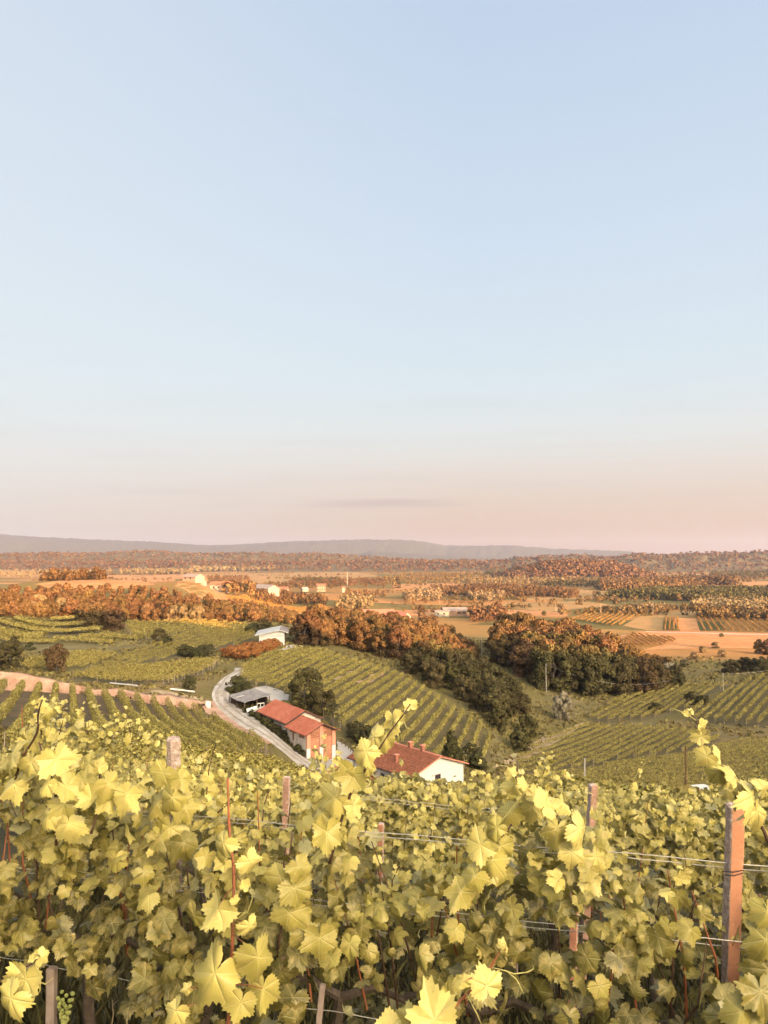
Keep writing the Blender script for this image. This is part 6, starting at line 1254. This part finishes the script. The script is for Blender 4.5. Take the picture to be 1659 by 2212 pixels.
for px, d, H, label, m in [
    ([(925, 1287), (1240, 1292), (1246, 1284), (1150, 1276), (1040, 1270), (930, 1278)], 7, 10, 'long wood of small trees left of the clearing on the plain', M_TREE),
    ([(1010, 1288), (1090, 1288), (1080, 1300), (1020, 1298)], 9, 9, 'pale clump of trees at the near edge of the long wood', M_PALE),
    ([(870, 1292), (950, 1286), (950, 1300), (885, 1304)], 10, 13, 'group of rounded orange trees by the farm track', M_PALE),
    ([(1300, 1276), (1420, 1274), (1525, 1264), (1500, 1256), (1300, 1262)], 6, 13, 'dense square poplar plantation on the plain', M_TREE),
    ([(1528, 1264), (1588, 1265), (1590, 1258), (1530, 1257)], 6, 15, 'tall poplar block right of the plantation', M_TREE),
    ([(1308, 1292), (1500, 1300), (1720, 1292), (1720, 1280), (1400, 1279)], 6.5, 11, 'dark even plantation at right on the plain', M_DARK),
    ([(1490, 1318), (1600, 1322), (1720, 1337), (1720, 1306), (1520, 1304)], 7, 9, 'rough rosy scrub wood behind the striped vineyards', M_PALE),
    ([(1507, 1337), (1720, 1344), (1720, 1330), (1520, 1328)], 6, 10, 'young lit poplars along the striped vineyard', M_TREE),
    ([(1215, 1328), (1290, 1327), (1400, 1332), (1470, 1316), (1400, 1310), (1300, 1320)], 6, 5, 'lit scrub of bushes in front of the plantation', M_TREE),
    ([(1330, 1324), (1400, 1326), (1455, 1314), (1400, 1312)], 9, 7, 'pale bushes in the lit scrub', M_PALE),
    ([(830, 1266), (1000, 1262), (1180, 1268), (1300, 1258), (1150, 1240), (900, 1240), (830, 1250)], 24, 11, 'broad belt of mixed trees across the plain', M_TREE),
    ([(940, 1262), (1180, 1266), (1290, 1258), (1150, 1250)], 26, 11, 'rosy trees scattered in the broad belt', M_PALE),
    ([(1180, 1270), (1300, 1270), (1300, 1262), (1180, 1264)], 12, 12, 'dark trees at the end of the broad belt', M_DARK),
    ([(260, 1241), (415, 1241), (415, 1238), (262, 1238)], 12, 17, 'row of pale thin poplars far left', M_PALE),
    ([(410, 1236), (762, 1232), (762, 1228), (420, 1230)], 17, 20, 'long pale tree belt below the wooded ridge', M_PALE),
    ([(95, 1256), (225, 1254), (225, 1250), (100, 1250)], 8, 9, 'dark copse on the hilltop at far left', M_TREE),
    ([(0, 1246), (100, 1250), (240, 1240), (240, 1232), (0, 1234)], 22, 10, 'scattered trees on the far left plain', M_PALE),
    ([(620, 1268), (830, 1270), (830, 1254), (640, 1256)], 17, 10, 'orchard like trees behind the villa', M_TREE),
    ([(640, 1262), (730, 1260), (730, 1256), (640, 1256)], 13, 12, 'dark square grove behind the villa', M_DARK),
    ([(555, 1302), (640, 1306), (702, 1310), (690, 1294), (600, 1288), (565, 1286)], 6.5, 8, 'lit tangled trees on the bank behind the near wood', M_TREE),
    ([(440, 1262), (530, 1262), (540, 1252), (450, 1250)], 13, 11, 'trees around the hilltop farm', M_TREE),
    ([(490, 1284), (545, 1288), (545, 1278), (490, 1276)], 9, 10, 'trees right of the lone white house', M_TREE),
    ([(500, 1276), (740, 1272), (740, 1264), (500, 1266)], 15, 10, 'tree line behind the row of white houses', M_TREE),
    ([(730, 1320), (790, 1318), (800, 1308), (745, 1304)], 9, 12, 'pale feathery trees above the near wood', M_PALE),
    ([(745, 1290), (830, 1292), (830, 1284), (750, 1282)], 12, 8, 'dark hedge on the lit plain', M_TREE),
    ([(1020, 1345), (1090, 1342), (1085, 1328), (1025, 1330)], 7, 10, 'orange trees screening the low barn', M_TREE),
    ([(905, 1342), (945, 1345), (935, 1336), (908, 1334)], 7, 6, 'orange bushes left of the white block', M_TREE),
    ([(830, 1236), (1060, 1234), (1060, 1222), (830, 1222)], 48, 15, 'far scattered trees under the foothill', M_TREE),
    ([(900, 1230), (1040, 1232), (1040, 1224), (900, 1223)], 60, 13, 'far dark tree lines under the foothill', M_DARK),
    ([(1050, 1246), (1400, 1244), (1400, 1226), (1060, 1226)], 30, 13, 'dark wood covering the low hill at right', M_DARK),
    ([(1100, 1244), (1420, 1240), (1420, 1228), (1110, 1228)], 40, 13, 'brown trees on the low hill at right', M_TREE),
    ([(1530, 1252), (1720, 1250), (1720, 1236), (1540, 1238)], 20, 12, 'dark wood between the fields at far right', M_DARK),
    ([(1380, 1250), (1520, 1246), (1520, 1236), (1390, 1240)], 30, 9, 'bushes on the terraces at far right', M_TREE),
    ([(1570, 1234), (1720, 1230), (1720, 1226), (1570, 1228)], 45, 12, 'hedge of trees across the far right terraces', M_TREE),
    ([(0, 1226), (800, 1224), (800, 1219), (0, 1219)], 60, 14, 'foot of the wooded ridge', M_TREE),
    ([(1060, 1222), (1720, 1219), (1720, 1215), (1060, 1216)], 70, 15, 'foot of the dark ridge at right', M_DARK),
    ([(985, 1262), (1100, 1262), (1100, 1256), (985, 1256)], 18, 12, 'near edge of the broad belt', M_PALE)]:
    S += 1; mass('wood', px, d, H, label, m, seed=S, per=60 if d < 10 else 40)
def hedgerows():
    rg = np.random.default_rng(321); P_ = []; S_ = []
    for i in range(170):
        py = HORIZ + 15 + 115 * rg.random() ** 1.5; px = rg.uniform(430 if py > 1262 else -60, 1720); 
        if py > 1300 and px < 760: continue
        g = G(px, py, 520 if px > 700 else 640); 
        if g.z > 4: continue
        ang = R(14) + rg.choice([0, math.pi / 2], p=[.8, .2]) + rg.normal() * .12; L_ = rg.uniform(40, 240) * (.5 + g.y / 2500); n = int(L_ / rg.uniform(5, 16)); t = rg.uniform(-.5, .5, n) * L_
        x = g.x + np.cos(ang) * t + rg.normal(size=n) * 2.5; y = g.y + np.sin(ang) * t + rg.normal(size=n) * 2.5; h = rg.uniform(2.0, 9) * rg.uniform(.5, 1.15, n)
        P_.append(np.stack([x, y, grass_z(x, y)], 1)); S_.append(h)
    q = np.concatenate(P_); h = np.concatenate(S_); k = np.repeat(np.arange(len(q)), 26); e = unit(rg.normal(size=(len(k), 3)) + [0, 0, .2])
    V, F = quads(q[k] + [0, 0, 1] * (h[k] * .5)[:, None] + e * np.stack([h[k] * .42, h[k] * .42, h[k] * .5], 1), e + rg.normal(size=(len(k), 3)) * .35, h[k] * .3, rg); c = q.mean(0)
    tag(link('hedgerow', npmesh('hedgerow', V - c, F, M_TREE), None, c), 'hedges and bushes in lines between the fields of the plain', 'hedges', None, 'stuff')
hedgerows()
# trees standing alone on the plain
for px, py, H, k, label in ((1298, 1274, 11, WILLOW, 'round rosy tree alone before the plantation'), (1567, 1221, 22, OAK, 'single tree on the far right terrace'), (1176, 1330, 4, SHRUB, 'small bush alone on the straw field'),
        (1145, 1312, 4, SHRUB, 'dark bush in the straw field beyond the farm'), (910, 1325, 9, OAK, 'dark tree left of the white block on the plain'), (859, 1262, 14, SHADY, 'dark tree at the left end of the orange strip field'),
        (1558, 1376, 2.5, SHRUB, 'tiny bush alone in the orange stubble field'), (1254, 1306, 8, WILLOW, 'pale tree at the edge of the clearing'), (640, 1268, 9, OAK, 'tree beside the small pale shed on the plain'),
        (575, 1283, 10, CON, 'dark cypress between the white houses on the plain'), (590, 1284, 9, CON, 'second cypress between the white houses')):
    one(k, px, py, H, label, rmin=280)
# ------------------------------------------------------------------ poles and their wires
M_POLE = mat('grey_pole', (.36, .33, .30), .85)
def pole(px, py, H, label, r=.13, cross=False, rmin=120, m=M_POLE, lean=0.0):
    g = G(px, py, rmin); o = empty('utility_pole', (g.x, g.y, g.z - .1), 0); tag(o, label, 'pole'); b = MB(); b.tube([(0, 0, -.5), (lean, 0, H)], [r, r * .7], 7); b.build('shaft', m, o)
    b = MB(); b.box(-.5, .5, -.05, .05, H - .45, H - .33) if cross else b.box(-.16, .16, -.04, .04, H - .3, H - .2); b.build('crossarm', m, o)
    return Vector((g.x + lean, g.y, g.z + H - .3))
p0 = pole(1040, 1418, 9, 'wire pole in front of the orange wood edge', .11, rmin=180)
p1 = pole(1180, 1496, 10.0, 'slim white wire pole in the meadow hollow', .13)
p2 = pole(1563, 1500, 7.5, 'slim pole among the rows of the right valley vineyard', .12)
p3 = pole(1720, 1482, 8, 'wire pole past the right edge', .12)
pole(960, 1395, 7, 'pale pole among the orange tree tops', .14, rmin=230)
for i, (px, py, H) in enumerate(((887, 1299, 11), (950, 1306, 9), (1201, 1322, 9), (1298, 1328, 10), (1411, 1330, 12), (750, 1268, 26), (772, 1290, 12))):
    pole(px, py, H, ('thin pole left of the rounded orange trees on the plain', 'short pole on the orange field before the long wood', 'thin pole at the edge of the straw field', 'thin pole by the lit scrub of bushes', 'taller pole at the corner of the striped vineyards', 'tall lattice mast on the plain behind the villa', 'thin pole below the lattice mast')[i], .11 if i != 5 else .4, rmin=300)
M_WIRE = mat('wire', (.42, .38, .34), .6)
def wire(a, b, sag, r, label, group=None, name='overhead_wire'):
    pts = [a.lerp(b, t) - Vector((0, 0, sag * 4 * t * (1 - t))) for t in np.linspace(0, 1, 14)]
    m = MB(); m.tube([p - a for p in pts], r, 4); o = m.build(name, M_WIRE, None, a); return tag(o, label, 'wire', group)
wire(p0, p1, 1.6, .028, 'overhead wire from the orange wood to the meadow pole')
wire(p1, Vector((p2.x * .88, p2.y + 12, p2.z - 4.4)), 3.6, .028, 'overhead wire from the meadow pole along the dark wood')
wire(p2, p3, .8, .028, 'overhead wire over the right valley vineyard')
# dark and rusty poles on the near slope at right, and what stands there
def stake(px, ptop, pbot, Y, r, label, m):
    a, b_ = at(px, pbot, Y), at(px, ptop, Y); o = empty('wooden_stake', a); tag(o, label, 'stake'); b = MB(); b.tube([(0, 0, -1.5), (0, 0, 0), b_ - a], [r, r, r * .8], 6); b.build('shaft', m, o); return o
M_RUSTPOLE = mat('rusty_pole', (.16, .08, .05), .9, (5, (.10, .05, .035), .4, .6))
stake(1481, 1612, 1716, 62, .07, 'rust brown pole on the slope left of the white hive box', M_RUSTPOLE)
stake(1263, 1638, 1700, 45, .05, 'thin grey stake rising above the vines left of the concrete post', M_WIRE)
def hive(px, py, Y, w, h, rz, label):
    a = at(px, py, Y); o = empty('hive_box', a, rz); tag(o, label, 'hive'); b = MB(); b.box(-w / 2, w / 2, -w / 2, w / 2, -.9, h); b.build('body', mat('hive_paint', (.30, .28, .28), .8, (3, (.22, .2, .2), .4, .6)), o, bevel=.02)
    b = MB(); b.box(-w / 2 - .06, w / 2 + .06, -w / 2 - .06, w / 2 + .06, h, h + .12); b.build('lid', M_WHITE, o, bevel=.02)
hive(1517, 1724, 60, 1.2, .75, R(12), 'grey box with white lid beyond the right hand vines')
def plank(p, q, label):
    p, q = Vector(p), Vector(q); b = MB(); d = (q - p); n = Vector((-d.y, d.x, 0)).normalized() * .28; m = Vector((0, 0, .1))
    b.prism([-n, n, n + m, -n + m], d); tag(b.build('white_plank', M_WHITE, None, p), label, 'plank')
plank(at(1474, 1738, 50), at(1518, 1732, 54), 'pale plank lying under the grey hive box')
plank(at(1634, 1706, 55), at(1700, 1716, 52), 'white edged plank at the right edge of the photo')
# white pipes and a box on the earth bank
def pipe(p, q, r, label): p, q = G(*p, 100), G(*q, 100); b = MB(); b.tube([(0, 0, .5), Vector(q - p) + Vector((0, 0, .5))], r, 7); tag(b.build('water_pipe', M_WHITE, None, p), label, 'pipe')
pipe((238, 1480), (296, 1486), .16, 'white pipe lying on the bank below the leafy vineyard'); pipe((368, 1493), (420, 1499), .18, 'second white pipe, nearer the gravel track, on the low bank')
g = G(449, 1527, 90); o = empty('white_tank', g, R(15)); tag(o, 'small white water tank at the end of the low bank', 'tank'); b = MB(); b.box(-.55, .55, -.5, .5, -.3, 1.15); b.build('body', M_WHITE, o, bevel=.06); b = MB(); b.tube([(0, 0, 1.14), (0, 0, 1.26)], .2, 10); b.build('lid', M_WHITE, o)
# dry stone pile by the track
M_STONE = mat('field_stone', (.36, .24, .17), .9, (5, (.26, .17, .12), .4, .6), (6, .5), objvar=.2)
rg = np.random.default_rng(5)
for i in range(16):
    g = G(422 + 2.2 * i, 1526 + rg.uniform(-3, 3), 90); bm = bmesh.new(); bmesh.ops.create_icosphere(bm, subdivisions=2, radius=.5)
    for v in bm.verts: v.co *= rg.uniform(.8, 1.15); v.co.z *= .65
    me = bpy.data.meshes.new('stone'); bm.to_mesh(me); bm.free(); me.materials.append(M_STONE)
    tag(link('stone', me, None, g + Vector((0, 0, .2 + .35 * (i % 3)))), 'rough stone of the tumbled wall beside the gravel track', 'stone', 'stones of the tumbled wall')
M_TUFT = mat('tall_grass', (.150, .115, .042), .9, None, None, .1, island=.5)
def tufts():
    rg = np.random.default_rng(808); n = 52000; th = rg.uniform(-.56, .56, n); r = np.exp(rg.uniform(math.log(85), math.log(420), n)); x, y = r * np.sin(th), r * np.cos(th)
    keep = vnoise(x, y, 14, 61) + .5 * vnoise(x, y, 4, 62) > .62; R_ = poly_xy(road_px, 90); L_ = np.concatenate([R_[:-1] + (R_[1:] - R_[:-1]) * t for t in np.linspace(0, 1, 12)])
    for i in range(0, n, 8000): keep[i:i + 8000] &= ((x[i:i + 8000, None] - L_[None, :, 0]) ** 2 + (y[i:i + 8000, None] - L_[None, :, 1]) ** 2).min(1) > 3.1 ** 2
    for px in ([(655, 1648), (690, 1638), (722, 1634), (730, 1600), (750, 1612), (790, 1640), (800, 1700), (700, 1690)], [(432, 1528), (452, 1514), (468, 1512), (482, 1532), (510, 1556), (548, 1582), (590, 1610), (566, 1606), (520, 1580), (470, 1552)], [(548, 1487), (575, 1482), (625, 1500), (622, 1512), (590, 1516), (560, 1500)], FIELD_A, FIELD_C, B1, [(1268, 1556), (1335, 1512), (1440, 1490), (1530, 1481), (1580, 1480), (1600, 1478), (1720, 1452), (1740, 1560), (1650, 1572), (1500, 1560), (1400, 1556), (1300, 1562)], [(1108, 1642), (1180, 1600), (1262, 1570), (1400, 1573), (1500, 1584), (1740, 1600), (1740, 1745), (1090, 1760), (1090, 1700)], [(178, 1456), (250, 1426), (330, 1394), (271, 1340), (560, 1352), (546, 1388), (455, 1408), (400, 1420), (300, 1441)]): keep &= ~inside(poly_xy(px, 90), x, y)
    x, y = x[keep], y[keep]; n = len(x); s_ = rg.uniform(.25, .75, n) * (.6 + np.hypot(x, y) / 400); k = np.repeat(np.arange(n), 2); N_ = rg.normal(size=(2 * n, 3)) * [1, 1, .5] + [0, -.4, .5]
    V, F = quads(np.stack([x, y, grass_z(x, y)], 1)[k] + np.stack([rg.normal(size=2 * n) * .2, rg.normal(size=2 * n) * .2, s_[k] * .3], 1), N_, s_[k], rg); c = np.array([x.mean(), y.mean(), 0])
    tag(link('tall_grass', npmesh('tall_grass', V - c, F, M_TUFT), None, c), 'rough tufts of tall grass over the meadows and verges', 'grass', None, 'stuff')
tufts()
# ------------------------------------------------------------------ haze
def haze():
    b = MB(); b.box(-13000, 13000, -1500, 13000, -6, 345); m = bpy.data.materials.new('haze'); m.use_nodes = True; n = m.node_tree; n.nodes.clear()
    v = nd(n, 'ShaderNodeVolumePrincipled', {'Color': (.56, .66, .95, 1), 'Density': HAZE, 'Anisotropy': .3}); nd(n, 'ShaderNodeOutputMaterial', {1: v.outputs[0]})
    tag(b.build('haze', m), 'thin evening haze over the plain', 'haze', None, 'stuff')
HAZE = .5 / 9000
haze()
